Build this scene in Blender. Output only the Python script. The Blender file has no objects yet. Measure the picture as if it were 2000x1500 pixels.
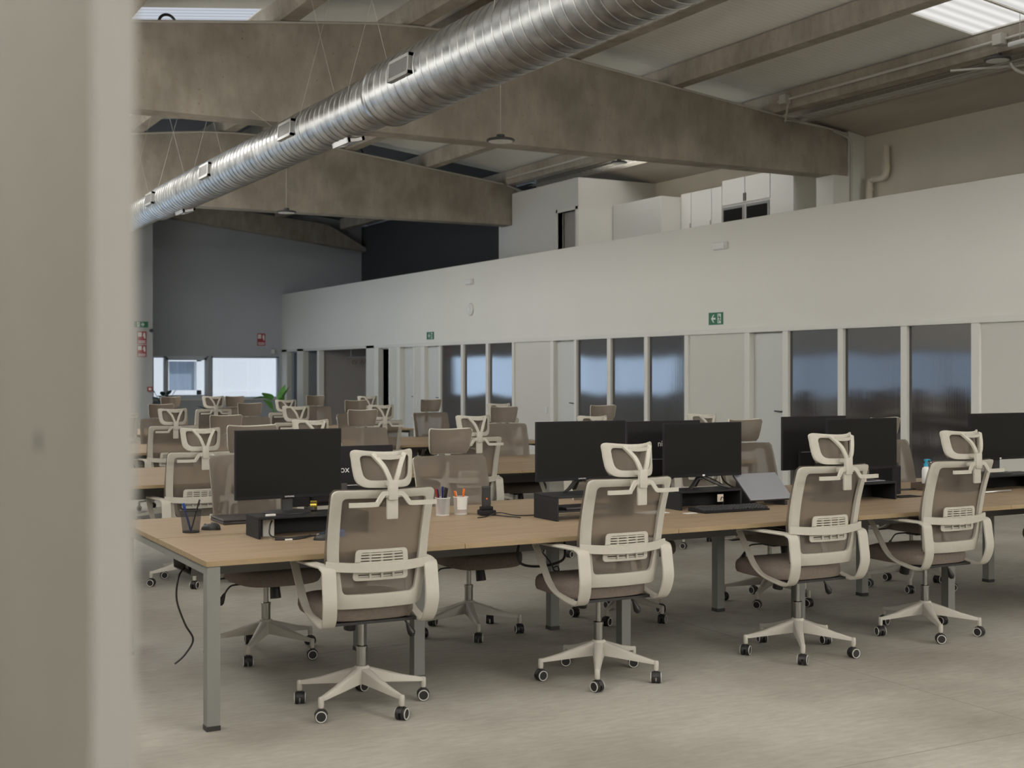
import bpy, bmesh, math, random
from mathutils import Vector, Matrix, Euler
random.seed(7)
PI = math.pi
R = math.radians
scene = bpy.context.scene
col = scene.collection

# ------------------------------------------------------------------ camera, world, light, exposure
cam_d = bpy.data.cameras.new('camera')
cam = bpy.data.objects.new('camera', cam_d)
col.objects.link(cam)
cam.location = (0, 0, 1.56)
cam.rotation_euler = (R(90), 0, R(-28.43))
cam_d.lens = 45.72
cam_d.sensor_width = 36
cam_d.shift_y = -0.0115
cam_d.clip_end = 200
cam_d.clip_start = 0.05
cam_d.dof.use_dof = True
cam_d.dof.focus_distance = 8.0
cam_d.dof.aperture_fstop = 4.3
scene.camera = cam

scene.view_settings.view_transform = 'Standard'
scene.view_settings.look = 'None'
scene.view_settings.gamma = 1
scene.view_settings.use_curve_mapping = False
scene.view_settings.exposure = 0.0

world = bpy.data.worlds.new('sky')
scene.world = world
world.use_nodes = True
bg = world.node_tree.nodes['Background']
bg.inputs['Color'].default_value = (0.70, 0.84, 1.0, 1)
bg.inputs['Strength'].default_value = 1.25

SKY_UNSEEN = 5.6      # radiance of the unseen main roof lights, brighter than the visible ones
SKY_COOL = 0.62      # the cooler roof lights over the far bays
WIN_BLUE = 3.8      # daylight behind the strip windows
SUN_FACADE = 1.5

sun_d = bpy.data.lights.new('sun', 'SUN')
sun_d.energy = SUN_FACADE
sun_d.angle = R(2)
sun = bpy.data.objects.new('sun', sun_d)
col.objects.link(sun)
sun.location = (10, 30, 20)
sun.rotation_euler = (R(40), 0, R(15))

# ------------------------------------------------------------------ materials
MATS = {}
def mat(name, color, rough=0.6, metal=0.0, c2=None, scale=4.0, bump=0.0, bscale=60.0, stretch=(1, 1, 1), spec=0.5, detail=4.0, lo=0.35, hi=0.65):
    m = bpy.data.materials.new(name)
    m.use_nodes = True
    nt = m.node_tree
    b = nt.nodes['Principled BSDF']
    b.inputs['Base Color'].default_value = (*color, 1)
    b.inputs['Roughness'].default_value = rough
    b.inputs['Metallic'].default_value = metal
    b.inputs['Specular IOR Level'].default_value = spec
    if c2 or bump:
        tc = nt.nodes.new('ShaderNodeTexCoord')
        mp = nt.nodes.new('ShaderNodeMapping')
        mp.inputs['Scale'].default_value = stretch
        nt.links.new(tc.outputs['Object'], mp.inputs['Vector'])
    if c2:
        n = nt.nodes.new('ShaderNodeTexNoise')
        n.inputs['Scale'].default_value = scale
        n.inputs['Detail'].default_value = detail
        nt.links.new(mp.outputs[0], n.inputs['Vector'])
        r = nt.nodes.new('ShaderNodeValToRGB')
        r.color_ramp.elements[0].position = lo
        r.color_ramp.elements[1].position = hi
        r.color_ramp.elements[0].color = (*color, 1)
        r.color_ramp.elements[1].color = (*c2, 1)
        nt.links.new(n.outputs['Fac'], r.inputs['Fac'])
        nt.links.new(r.outputs['Color'], b.inputs['Base Color'])
    if bump:
        n2 = nt.nodes.new('ShaderNodeTexNoise')
        n2.inputs['Scale'].default_value = bscale
        n2.inputs['Detail'].default_value = 3
        nt.links.new(mp.outputs[0], n2.inputs['Vector'])
        bp = nt.nodes.new('ShaderNodeBump')
        bp.inputs['Strength'].default_value = bump
        bp.inputs['Distance'].default_value = 0.01
        nt.links.new(n2.outputs['Fac'], bp.inputs['Height'])
        nt.links.new(bp.outputs['Normal'], b.inputs['Normal'])
    MATS[name] = m
    return m

def N(m, t, **kw):
    n = m.node_tree.nodes.new(t)
    for k, v in kw.items():
        if k in n.inputs: n.inputs[k].default_value = v
        else: setattr(n, k, v)
    return n
def L(m, a, b): m.node_tree.links.new(a, b)
def bsdf(m): return m.node_tree.nodes['Principled BSDF']

mat('frame_cream', (0.415, 0.392, 0.338), 0.5, c2=(0.435, 0.412, 0.355), scale=30, spec=0.35)
mat('arm_cream', (0.415, 0.392, 0.338), 0.48, spec=0.35)
mat('base_cream', (0.40, 0.378, 0.33), 0.5, spec=0.35)
mat('seat_cloth', (0.165, 0.132, 0.108), 0.95, c2=(0.185, 0.15, 0.124), scale=60, bump=0.3, bscale=700)
mat('chrome', (0.36, 0.355, 0.34), 0.22, 1.0)
mat('black_plastic', (0.018, 0.017, 0.017), 0.45)
mat('black_matte', (0.014, 0.013, 0.014), 0.6, spec=0.15)
mat('screen_black', (0.012, 0.012, 0.011), 0.5, spec=0.08)
mat('riser_black', (0.014, 0.014, 0.015), 0.55, spec=0.25)
mat('caster_ring', (0.5, 0.49, 0.46), 0.5)
mat('leg_grey', (0.19, 0.19, 0.175), 0.5, spec=0.3)
mat('tray_grey', (0.15, 0.145, 0.14), 0.55)
mat('edge_oak', (0.29, 0.21, 0.115), 0.5, c2=(0.25, 0.18, 0.095), scale=6, stretch=(1, 8, 8))
mat('wall_white', (0.68, 0.67, 0.62), 0.8, c2=(0.70, 0.69, 0.64), scale=0.6)
mat('trim_white', (0.66, 0.65, 0.605), 0.55)
mat('door_grey', (0.55, 0.56, 0.535), 0.5)
mat('white_gloss', (0.62, 0.62, 0.60), 0.35)
mat('cabinet_white', (0.70, 0.69, 0.66), 0.4)
mat('gallery_white', (0.64, 0.63, 0.595), 0.8)
mat('panel_white', (0.58, 0.57, 0.52), 0.7)
mat('wall_far_grey', (0.36, 0.355, 0.335), 0.8)
mat('wall_block', (0.56, 0.52, 0.425), 0.9, c2=(0.60, 0.56, 0.46), scale=1.2)
mat('wall_grey', (0.38, 0.40, 0.425), 0.85, c2=(0.40, 0.42, 0.445), scale=0.6)
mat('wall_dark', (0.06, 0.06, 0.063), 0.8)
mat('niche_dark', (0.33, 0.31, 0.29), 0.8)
mat('opening_grey', (0.26, 0.265, 0.28), 0.7)
mat('frame_blue', (0.50, 0.55, 0.60), 0.45)
mat('pipe_white', (0.52, 0.50, 0.45), 0.5)
mat('steel', (0.42, 0.42, 0.41), 0.4, 0.8)
mat('green_sign', (0.012, 0.13, 0.055), 0.5)
mat('red_sign', (0.30, 0.03, 0.04), 0.5)
mat('sign_white', (0.62, 0.68, 0.62), 0.5)
mat('blue_plastic', (0.01, 0.12, 0.42), 0.4)
mat('teal_plastic', (0.02, 0.27, 0.42), 0.35)
mat('bottle_white', (0.66, 0.66, 0.64), 0.3)
mat('laptop_grey', (0.24, 0.245, 0.27), 0.4, 0.3)
mat('laptop_dark', (0.035, 0.03, 0.03), 0.45)
mat('paper', (0.62, 0.60, 0.56), 0.8)
mat('wood_dark', (0.10, 0.065, 0.04), 0.6, c2=(0.07, 0.045, 0.03), scale=20, stretch=(1, 6, 6))
mat('gold', (0.45, 0.33, 0.06), 0.3, 0.9)
mat('orange_plastic', (0.75, 0.16, 0.02), 0.4)
mat('red_plastic', (0.28, 0.03, 0.02), 0.4)
mat('navy_plastic', (0.02, 0.02, 0.10), 0.35)
mat('pen_blue', (0.03, 0.08, 0.35), 0.4)
mat('leaf', (0.12, 0.36, 0.06), 0.45, c2=(0.22, 0.52, 0.10), scale=8)
mat('leaf_dark', (0.012, 0.045, 0.035), 0.5, c2=(0.02, 0.07, 0.05), scale=8)
mat('pot_dark', (0.03, 0.035, 0.04), 0.6)
mat('wire_white', (0.45, 0.43, 0.38), 0.5)
mat('cable_black', (0.015, 0.013, 0.012), 0.5)
mat('lamp_lens', (0.70, 0.70, 0.67), 0.5)
mat('lamp_rim', (0.05, 0.05, 0.05), 0.5)
mat('socket_cream', (0.55, 0.48, 0.38), 0.5)
mat('hanger_wood', (0.16, 0.08, 0.05), 0.5)
mat('facade_white', (0.80, 0.80, 0.80), 0.8)
mat('facade_glass', (0.30, 0.36, 0.45), 0.3)
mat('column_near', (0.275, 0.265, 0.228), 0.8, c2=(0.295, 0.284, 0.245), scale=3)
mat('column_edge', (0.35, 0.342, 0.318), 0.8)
mat('pattern_dark', (0.03, 0.03, 0.035), 0.5, c2=(0.6, 0.6, 0.6), scale=90, lo=0.5, hi=0.54)
mat('laptop_key', (0.03, 0.03, 0.03), 0.6)
mat('logo_white', (0.6, 0.6, 0.6), 0.5)
mat('wheel_black', (0.012, 0.011, 0.011), 0.5)

mat('gutter_concrete', (0.36, 0.32, 0.265), 0.9, c2=(0.44, 0.40, 0.34), scale=1.5, stretch=(1, 0.3, 1))
# semi-see-through mesh weave
def mesh_cloth(name, c, t):
    m = mat(name, c, 0.9)
    b = bsdf(m)
    tr = N(m, 'ShaderNodeBsdfTransparent')
    mx = N(m, 'ShaderNodeMixShader')
    tc = N(m, 'ShaderNodeTexCoord')
    n = N(m, 'ShaderNodeTexNoise', Scale=5.0, Detail=2.0)
    L(m, tc.outputs['Object'], n.inputs['Vector'])
    mr = N(m, 'ShaderNodeMapRange')
    mr.inputs['To Min'].default_value = t - 0.06
    mr.inputs['To Max'].default_value = t + 0.06
    L(m, n.outputs['Fac'], mr.inputs['Value'])
    L(m, mr.outputs[0], mx.inputs[0])
    L(m, b.outputs[0], mx.inputs[1]); L(m, tr.outputs[0], mx.inputs[2])
    L(m, mx.outputs[0], m.node_tree.nodes['Material Output'].inputs[0])
    return m
mesh_cloth('back_mesh', (0.150, 0.123, 0.098), 0.27)
mesh_cloth('head_mesh', (0.155, 0.128, 0.102), 0.08)
mesh_cloth('cup_mesh', (0.05, 0.05, 0.05), 0.5)
mesh_cloth('clear_plastic', (0.55, 0.53, 0.50), 0.5)

# oak laminate
m = mat('oak', (0.42, 0.30, 0.19), 0.45, spec=0.3)
tc = N(m, 'ShaderNodeTexCoord'); mp = N(m, 'ShaderNodeMapping')
mp.inputs['Scale'].default_value = (1.2, 22, 22)
L(m, tc.outputs['Object'], mp.inputs['Vector'])
n1 = N(m, 'ShaderNodeTexNoise', Scale=1.6, Detail=6.0, Roughness=0.6)
L(m, mp.outputs[0], n1.inputs['Vector'])
rp = N(m, 'ShaderNodeValToRGB')
rp.color_ramp.elements[0].position = 0.3; rp.color_ramp.elements[1].position = 0.7
rp.color_ramp.elements[0].color = (0.245, 0.176, 0.110, 1); rp.color_ramp.elements[1].color = (0.345, 0.258, 0.172, 1)
L(m, n1.outputs['Fac'], rp.inputs['Fac']); L(m, rp.outputs[0], bsdf(m).inputs['Base Color'])

# poured concrete floor: mottling, fine scratches, saw-cut joints
m = mat('floor_concrete', (0.3, 0.27, 0.22), 0.55, spec=0.35)
tc = N(m, 'ShaderNodeTexCoord')
n1 = N(m, 'ShaderNodeTexNoise', Scale=0.9, Detail=6.0, Roughness=0.55)
n2 = N(m, 'ShaderNodeTexNoise', Scale=9.0, Detail=8.0, Roughness=0.7)
mp = N(m, 'ShaderNodeMapping'); mp.inputs['Scale'].default_value = (1, 3.5, 1)
L(m, tc.outputs['Object'], n1.inputs['Vector']); L(m, tc.outputs['Object'], mp.inputs['Vector']); L(m, mp.outputs[0], n2.inputs['Vector'])
r1 = N(m, 'ShaderNodeValToRGB')
r1.color_ramp.elements[0].position = 0.36; r1.color_ramp.elements[1].position = 0.60
r1.color_ramp.elements[0].color = (0.245, 0.224, 0.192, 1); r1.color_ramp.elements[1].color = (0.352, 0.336, 0.295, 1)
L(m, n1.outputs['Fac'], r1.inputs['Fac'])
r2 = N(m, 'ShaderNodeValToRGB')
r2.color_ramp.elements[0].position = 0.3; r2.color_ramp.elements[1].position = 0.62
r2.color_ramp.elements[0].color = (0.80, 0.79, 0.77, 1); r2.color_ramp.elements[1].color = (1, 1, 1, 1)
L(m, n2.outputs['Fac'], r2.inputs['Fac'])
mu = N(m, 'ShaderNodeMix', data_type='RGBA', blend_type='MULTIPLY')
mu.inputs['Factor'].default_value = 1
L(m, r1.outputs[0], mu.inputs[6]); L(m, r2.outputs[0], mu.inputs[7])
sx = N(m, 'ShaderNodeSeparateXYZ'); L(m, tc.outputs['Object'], sx.inputs[0])
def joint(axis, off, step, prev, w=0.006):
    a = N(m, 'ShaderNodeMath', operation='SUBTRACT'); L(m, sx.outputs[axis], a.inputs[0]); a.inputs[1].default_value = off
    p = N(m, 'ShaderNodeMath', operation='PINGPONG'); L(m, a.outputs[0], p.inputs[0]); p.inputs[1].default_value = step / 2
    g = N(m, 'ShaderNodeMath', operation='LESS_THAN'); L(m, p.outputs[0], g.inputs[0]); g.inputs[1].default_value = w
    x = N(m, 'ShaderNodeMix', data_type='RGBA'); L(m, g.outputs[0], x.inputs[0]); L(m, prev, x.inputs[6])
    x.inputs[7].default_value = (0.17, 0.15, 0.125, 1)
    return x.outputs[2]
o = joint(1, 3.9, 2.95, mu.outputs[2], 0.003)
o = joint(0, 10.7, 5.9, o, 0.003)
L(m, o, bsdf(m).inputs['Base Color'])
rr = N(m, 'ShaderNodeMapRange'); rr.inputs['To Min'].default_value = 0.5; rr.inputs['To Max'].default_value = 0.72
L(m, n1.outputs['Fac'], rr.inputs['Value']); L(m, rr.outputs[0], bsdf(m).inputs['Roughness'])
bp = N(m, 'ShaderNodeBump', Strength=0.08, Distance=0.01); L(m, n2.outputs['Fac'], bp.inputs['Height']); L(m, bp.outputs[0], bsdf(m).inputs['Normal'])

# board-marked precast concrete with run marks
m = mat('beam_concrete', (0.2, 0.17, 0.13), 0.9, spec=0.2)
tc = N(m, 'ShaderNodeTexCoord')
n1 = N(m, 'ShaderNodeTexNoise', Scale=1.3, Detail=5.0)
L(m, tc.outputs['Object'], n1.inputs['Vector'])
mp = N(m, 'ShaderNodeMapping'); mp.inputs['Scale'].default_value = (2.5, 2.5, 0.9)
L(m, tc.outputs['Object'], mp.inputs['Vector'])
n2 = N(m, 'ShaderNodeTexNoise', Scale=2.5, Detail=7.0, Roughness=0.65)
L(m, mp.outputs[0], n2.inputs['Vector'])
n3 = N(m, 'ShaderNodeTexNoise', Scale=22.0, Detail=3.0)
L(m, tc.outputs['Object'], n3.inputs['Vector'])
r1 = N(m, 'ShaderNodeValToRGB')
r1.color_ramp.elements[0].position = 0.35; r1.color_ramp.elements[1].position = 0.65
r1.color_ramp.elements[0].color = (0.31, 0.278, 0.230, 1); r1.color_ramp.elements[1].color = (0.435, 0.395, 0.332, 1)
L(m, n1.outputs['Fac'], r1.inputs['Fac'])
r2 = N(m, 'ShaderNodeValToRGB')
r2.color_ramp.elements[0].position = 0.32; r2.color_ramp.elements[1].position = 0.6
r2.color_ramp.elements[0].color = (0.82, 0.81, 0.80, 1); r2.color_ramp.elements[1].color = (1, 1, 1, 1)
L(m, n2.outputs['Fac'], r2.inputs['Fac'])
r3 = N(m, 'ShaderNodeValToRGB')
r3.color_ramp.elements[0].position = 0.27; r3.color_ramp.elements[1].position = 0.34
r3.color_ramp.elements[0].color = (0.6, 0.58, 0.55, 1); r3.color_ramp.elements[1].color = (1, 1, 1, 1)
L(m, n3.outputs['Fac'], r3.inputs['Fac'])
mu = N(m, 'ShaderNodeMix', data_type='RGBA', blend_type='MULTIPLY'); mu.inputs['Factor'].default_value = 1
L(m, r1.outputs[0], mu.inputs[6]); L(m, r2.outputs[0], mu.inputs[7])
mv = N(m, 'ShaderNodeMix', data_type='RGBA', blend_type='MULTIPLY'); mv.inputs['Factor'].default_value = 1
L(m, mu.outputs[2], mv.inputs[6]); L(m, r3.outputs[0], mv.inputs[7])
L(m, mv.outputs[2], bsdf(m).inputs['Base Color'])
bp = N(m, 'ShaderNodeBump', Strength=0.25, Distance=0.02); L(m, n2.outputs['Fac'], bp.inputs['Height']); L(m, bp.outputs[0], bsdf(m).inputs['Normal'])

# roof sheeting with fine ribs running down the slope
m = mat('roof_sheet', (0.80, 0.785, 0.725), 0.6)
tc = N(m, 'ShaderNodeTexCoord')
wv = N(m, 'ShaderNodeTexWave', Scale=3.2, Distortion=0.0)
wv.bands_direction = 'Y'
L(m, tc.outputs['Object'], wv.inputs['Vector'])
bp = N(m, 'ShaderNodeBump', Strength=0.35, Distance=0.01); L(m, wv.outputs['Fac'], bp.inputs['Height']); L(m, bp.outputs[0], bsdf(m).inputs['Normal'])

# galvanised spiral duct
m = mat('galvanised', (0.56, 0.56, 0.55), 0.32, 0.97)
tc = N(m, 'ShaderNodeTexCoord')
n1 = N(m, 'ShaderNodeTexNoise', Scale=7.0, Detail=5.0); L(m, tc.outputs['Object'], n1.inputs['Vector'])
rr = N(m, 'ShaderNodeMapRange'); rr.inputs['To Min'].default_value = 0.24; rr.inputs['To Max'].default_value = 0.46
L(m, n1.outputs['Fac'], rr.inputs['Value']); L(m, rr.outputs[0], bsdf(m).inputs['Roughness'])
r1 = N(m, 'ShaderNodeValToRGB'); r1.color_ramp.elements[0].position = 0.35; r1.color_ramp.elements[1].position = 0.65
r1.color_ramp.elements[0].color = (0.26, 0.265, 0.262, 1); r1.color_ramp.elements[1].color = (0.42, 0.425, 0.42, 1)
L(m, n1.outputs['Fac'], r1.inputs['Fac']); L(m, r1.outputs[0], bsdf(m).inputs['Base Color'])
mat('duct_rib', (0.40, 0.39, 0.37), 0.5, 0.5)

# dark twin-wall polycarbonate: glossy, ribbed, slightly buckled
m = mat('polycarbonate', (0.036, 0.032, 0.031), 0.06, spec=0.62)
bsdf(m).inputs['IOR'].default_value = 1.75
tc = N(m, 'ShaderNodeTexCoord')
mp = N(m, 'ShaderNodeMapping'); mp.inputs['Scale'].default_value = (1, 60, 0.15)
L(m, tc.outputs['Object'], mp.inputs['Vector'])
n1 = N(m, 'ShaderNodeTexNoise', Scale=1.5, Detail=3.0); L(m, mp.outputs[0], n1.inputs['Vector'])
mp2 = N(m, 'ShaderNodeMapping'); mp2.inputs['Scale'].default_value = (1, 1.3, 0.5)
L(m, tc.outputs['Object'], mp2.inputs['Vector'])
n2 = N(m, 'ShaderNodeTexNoise', Scale=0.9, Detail=0.0); L(m, mp2.outputs[0], n2.inputs['Vector'])
b1 = N(m, 'ShaderNodeBump', Strength=1.0, Distance=0.013); L(m, n2.outputs['Fac'], b1.inputs['Height'])
b2 = N(m, 'ShaderNodeBump', Strength=0.5, Distance=0.0004); L(m, n1.outputs['Fac'], b2.inputs['Height']); L(m, b1.outputs[0], b2.inputs['Normal'])
L(m, b2.outputs[0], bsdf(m).inputs['Normal'])

def emit(name, c, s, stripe=None):
    m = bpy.data.materials.new(name); m.use_nodes = True
    nt = m.node_tree; nt.nodes.clear()
    e = nt.nodes.new('ShaderNodeEmission'); e.inputs[0].default_value = (*c, 1); e.inputs[1].default_value = s
    o = nt.nodes.new('ShaderNodeOutputMaterial'); nt.links.new(e.outputs[0], o.inputs[0])
    if stripe:
        tc = nt.nodes.new('ShaderNodeTexCoord'); wv = nt.nodes.new('ShaderNodeTexWave'); wv.bands_direction = 'Y'
        wv.inputs['Scale'].default_value = stripe
        nt.links.new(tc.outputs['Object'], wv.inputs['Vector'])
        r = nt.nodes.new('ShaderNodeMapRange'); r.inputs['To Min'].default_value = s * 0.8; r.inputs['To Max'].default_value = s * 1.1
        nt.links.new(wv.outputs['Fac'], r.inputs['Value']); nt.links.new(r.outputs[0], e.inputs[1])
    MATS[name] = m
emit('skylight_glow', (1.0, 0.975, 0.925), SKY_UNSEEN)
emit('skylight_cool', (0.84, 0.90, 1.0), SKY_COOL, 2.0)
emit('window_glow', (0.56, 0.75, 1.0), WIN_BLUE)
emit('window_glow_soft', (0.56, 0.74, 1.0), 1.9)

m = bpy.data.materials.new('clear_glass'); m.use_nodes = True
nt = m.node_tree; nt.nodes.clear()
g = nt.nodes.new('ShaderNodeBsdfGlossy'); g.inputs['Roughness'].default_value = 0.02
t = nt.nodes.new('ShaderNodeBsdfTransparent'); mx = nt.nodes.new('ShaderNodeMixShader'); mx.inputs[0].default_value = 0.06
oo = nt.nodes.new('ShaderNodeOutputMaterial')
nt.links.new(t.outputs[0], mx.inputs[1]); nt.links.new(g.outputs[0], mx.inputs[2]); nt.links.new(mx.outputs[0], oo.inputs[0])
MATS['clear_glass'] = m

# ------------------------------------------------------------------ mesh helpers
class MB:
    def __init__(s): s.v = []; s.f = []; s.mi = []; s.sm = []
    def add(s, vs, fs, mi=0, smooth=False, M=None):
        o = len(s.v)
        for v in vs:
            v = Vector(v)
            if M is not None: v = M @ v
            s.v.append(v[:])
        for f in fs:
            s.f.append([o + i for i in f]); s.mi.append(mi); s.sm.append(smooth)
        return s
    def box(s, x0, x1, y0, y1, z0, z1, mi=0, M=None):
        vs = [(x, y, z) for z in (z0, z1) for y in (y0, y1) for x in (x0, x1)]
        return s.add(vs, [(0, 2, 3, 1), (4, 5, 7, 6), (0, 1, 5, 4), (2, 6, 7, 3), (0, 4, 6, 2), (1, 3, 7, 5)], mi, False, M)
    def rbox(s, x0, x1, y0, y1, z0, z1, b=0.004, mi=0, M=None, smooth=True):
        """box with chamfered edges"""
        b = min(b, (x1 - x0) / 2.01, (y1 - y0) / 2.01, (z1 - z0) / 2.01)
        bm = bmesh.new()
        bmesh.ops.create_cube(bm, size=1)
        for v in bm.verts:
            v.co = Vector(((x0 + x1) / 2 + v.co.x * (x1 - x0), (y0 + y1) / 2 + v.co.y * (y1 - y0), (z0 + z1) / 2 + v.co.z * (z1 - z0)))
        bmesh.ops.bevel(bm, geom=list(bm.edges), offset=b, segments=2, profile=0.6, affect='EDGES')
        bm.verts.index_update()
        s.add([v.co[:] for v in bm.verts], [[v.index for v in f.verts] for f in bm.faces], mi, False, M)
        bm.free(); return s
    def prism(s, poly, a0, a1, axis='y', mi=0, M=None, smooth=False):
        """poly: 2D outline; axis x->(y,z), y->(x,z), z->(x,y)"""
        n = len(poly)
        def P(p, a):
            return {'x': (a, p[0], p[1]), 'y': (p[0], a, p[1]), 'z': (p[0], p[1], a)}[axis]
        vs = [P(p, a0) for p in poly] + [P(p, a1) for p in poly]
        fs = [(i, (i + 1) % n, n + (i + 1) % n, n + i) for i in range(n)]
        s.add(vs, fs, mi, smooth, M)
        s.add(vs, [tuple(range(n - 1, -1, -1)), tuple(range(n, 2 * n))], mi, False, M)
        return s
    def tube(s, pts, r, seg=8, mi=0, closed=False, M=None, cap=True):
        pts = [Vector(p) for p in pts]; n = len(pts)
        rs = r if isinstance(r, (list, tuple)) else [r] * n
        up = None; vs = []
        for i, p in enumerate(pts):
            if closed: t = pts[(i + 1) % n] - pts[i - 1]
            else: t = pts[min(i + 1, n - 1)] - pts[max(i - 1, 0)]
            t.normalize()
            if up is None:
                up = Vector((0, 0, 1)) if abs(t.z) < 0.9 else Vector((1, 0, 0))
            up = (up - t * up.dot(t)).normalized(); side = t.cross(up)
            for k in range(seg):
                a = 2 * PI * k / seg
                vs.append(p + (up * math.cos(a) + side * math.sin(a)) * rs[i])
        fs = []
        m = n if closed else n - 1
        for i in range(m):
            j = (i + 1) % n
            for k in range(seg):
                l = (k + 1) % seg
                fs.append((i * seg + k, i * seg + l, j * seg + l, j * seg + k))
        s.add(vs, fs, mi, True, M)
        if cap and not closed:
            s.add(vs, [tuple(range(seg - 1, -1, -1)), tuple((n - 1) * seg + k for k in range(seg))], mi, False, M)
        return s
    def sweep(s, pts, prof, ref, mi=0, closed=False, M=None, smooth=True):
        """prof: list of (side, normal) or a function i->list; ref: vector giving the side direction"""
        pts = [Vector(p) for p in pts]; n = len(pts); ref = Vector(ref); vs = []
        for i, p in enumerate(pts):
            if closed: t = pts[(i + 1) % n] - pts[i - 1]
            else: t = pts[min(i + 1, n - 1)] - pts[max(i - 1, 0)]
            t.normalize()
            sd = (ref - t * ref.dot(t)).normalized(); nn = t.cross(sd)
            pr = prof(i) if callable(prof) else prof
            for a, b in pr: vs.append(p + sd * a + nn * b)
        k = len(pr); fs = []
        m = n if closed else n - 1
        for i in range(m):
            j = (i + 1) % n
            for q in range(k):
                l = (q + 1) % k
                fs.append((i * k + q, i * k + l, j * k + l, j * k + q))
        s.add(vs, fs, mi, smooth, M)
        if not closed:
            s.add(vs, [tuple(range(k - 1, -1, -1)), tuple((n - 1) * k + q for q in range(k))], mi, False, M)
        return s
    def lathe(s, prof, seg=24, mi=0, M=None, axis='z', cap=True, smooth=True):
        """prof: (radius, height) list"""
        vs = []
        for r, h in prof:
            for k in range(seg):
                a = 2 * PI * k / seg
                c, d = r * math.cos(a), r * math.sin(a)
                vs.append({'z': (c, d, h), 'y': (c, h, d), 'x': (h, c, d)}[axis])
        fs = []
        for i in range(len(prof) - 1):
            for k in range(seg):
                l = (k + 1) % seg
                fs.append((i * seg + k, i * seg + l, (i + 1) * seg + l, (i + 1) * seg + k))
        s.add(vs, fs, mi, smooth, M)
        if cap:
            s.add(vs, [tuple(range(seg - 1, -1, -1)), tuple((len(prof) - 1) * seg + k for k in range(seg))], mi, False, M)
        return s
    def ring(s, outer, inner, off, mi=0, M=None):
        """frame between two matched closed outlines, given thickness vector off"""
        n = len(outer); off = Vector(off)
        vs = [Vector(p) for p in outer] + [Vector(p) for p in inner] + [Vector(p) + off for p in outer] + [Vector(p) + off for p in inner]
        fa, fb, fc, fd = [], [], [], []
        for i in range(n):
            j = (i + 1) % n
            fa.append((i, j, n + j, n + i)); fb.append((2 * n + i, 3 * n + i, 3 * n + j, 2 * n + j))
            fc.append((i, 2 * n + i, 2 * n + j, j)); fd.append((n + i, n + j, 3 * n + j, 3 * n + i))
        s.add(vs, fa + fb + fc + fd, mi, False, M)
        return s
    def build(s, name, mats, parent=None, loc=None, bevel=0, autosmooth=True, bseg=2):
        me = bpy.data.meshes.new(name)
        me.from_pydata(s.v, [], s.f)
        if not isinstance(mats, (list, tuple)): mats = [mats]
        for q in mats: me.materials.append(MATS[q])
        me.polygons.foreach_set('material_index', s.mi)
        me.polygons.foreach_set('use_smooth', s.sm)
        bm = bmesh.new(); bm.from_mesh(me)
        bmesh.ops.remove_doubles(bm, verts=bm.verts, dist=1e-5)
        bmesh.ops.recalc_face_normals(bm, faces=bm.faces)
        if bevel:
            ed = [e for e in bm.edges if len(e.link_faces) == 2 and e.calc_face_angle(0) > R(35)]
            bmesh.ops.bevel(bm, geom=ed, offset=bevel, segments=bseg, profile=0.6, affect='EDGES', clamp_overlap=True)
            for f in bm.faces: f.smooth = True
        bm.to_mesh(me); bm.free()
        if bevel or any(s.sm): me.set_sharp_from_angle(angle=R(38))
        me.update()
        o = bpy.data.objects.new(name, me)
        col.objects.link(o)
        if loc: o.location = loc
        if parent: o.parent = parent
        return o

def tag(o, label=None, cat=None, group=None, kind=None):
    if label: o['label'] = label
    if cat: o['category'] = cat
    if group: o['group'] = group
    if kind: o['kind'] = kind
    return o
def empty(name, loc=(0, 0, 0), rz=0.0):
    o = bpy.data.objects.new(name, None)
    o.empty_display_size = 0.1
    o.location = loc; o.rotation_euler = (0, 0, rz); col.objects.link(o)
    return o
def copy_tree(o, parent=None):
    c = o.copy(); col.objects.link(c)
    if parent is not None: c.parent = parent
    for ch in list(o.children): copy_tree(ch, c)
    return c
def struct(o): o['kind'] = 'structure'; return o
def rpoly(corners, radii, n=5, m=3):
    """rounded polygon, same point count for same-length inputs"""
    out = []; k = len(corners); C = [Vector(c) for c in corners]
    segs = []
    for i in range(k):
        p = C[i]; a = (C[i - 1] - p); b = (C[(i + 1) % k] - p); r = radii[i]
        p0 = p + a.normalized() * r; p1 = p + b.normalized() * r
        segs.append([p0 * (1 - t) ** 2 + p * 2 * t * (1 - t) + p1 * t * t for t in [j / n for j in range(n + 1)]])
    for i in range(k):
        out += segs[i]
        e, f = segs[i][-1], segs[(i + 1) % k][0]
        out += [e.lerp(f, j / m) for j in range(1, m)]
    return out
def smooth_pts(pts, n=6):
    """Catmull-Rom through points"""
    P = [Vector(p) for p in pts]; out = []
    for i in range(len(P) - 1):
        a = P[max(i - 1, 0)]; b = P[i]; c = P[i + 1]; d = P[min(i + 2, len(P) - 1)]
        for j in range(n):
            t = j / n
            out.append(0.5 * ((2 * b) + (c - a) * t + (2 * a - 5 * b + 4 * c - d) * t * t + (3 * b - a - 3 * c + d) * t ** 3))
    out.append(P[-1]); return out
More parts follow.
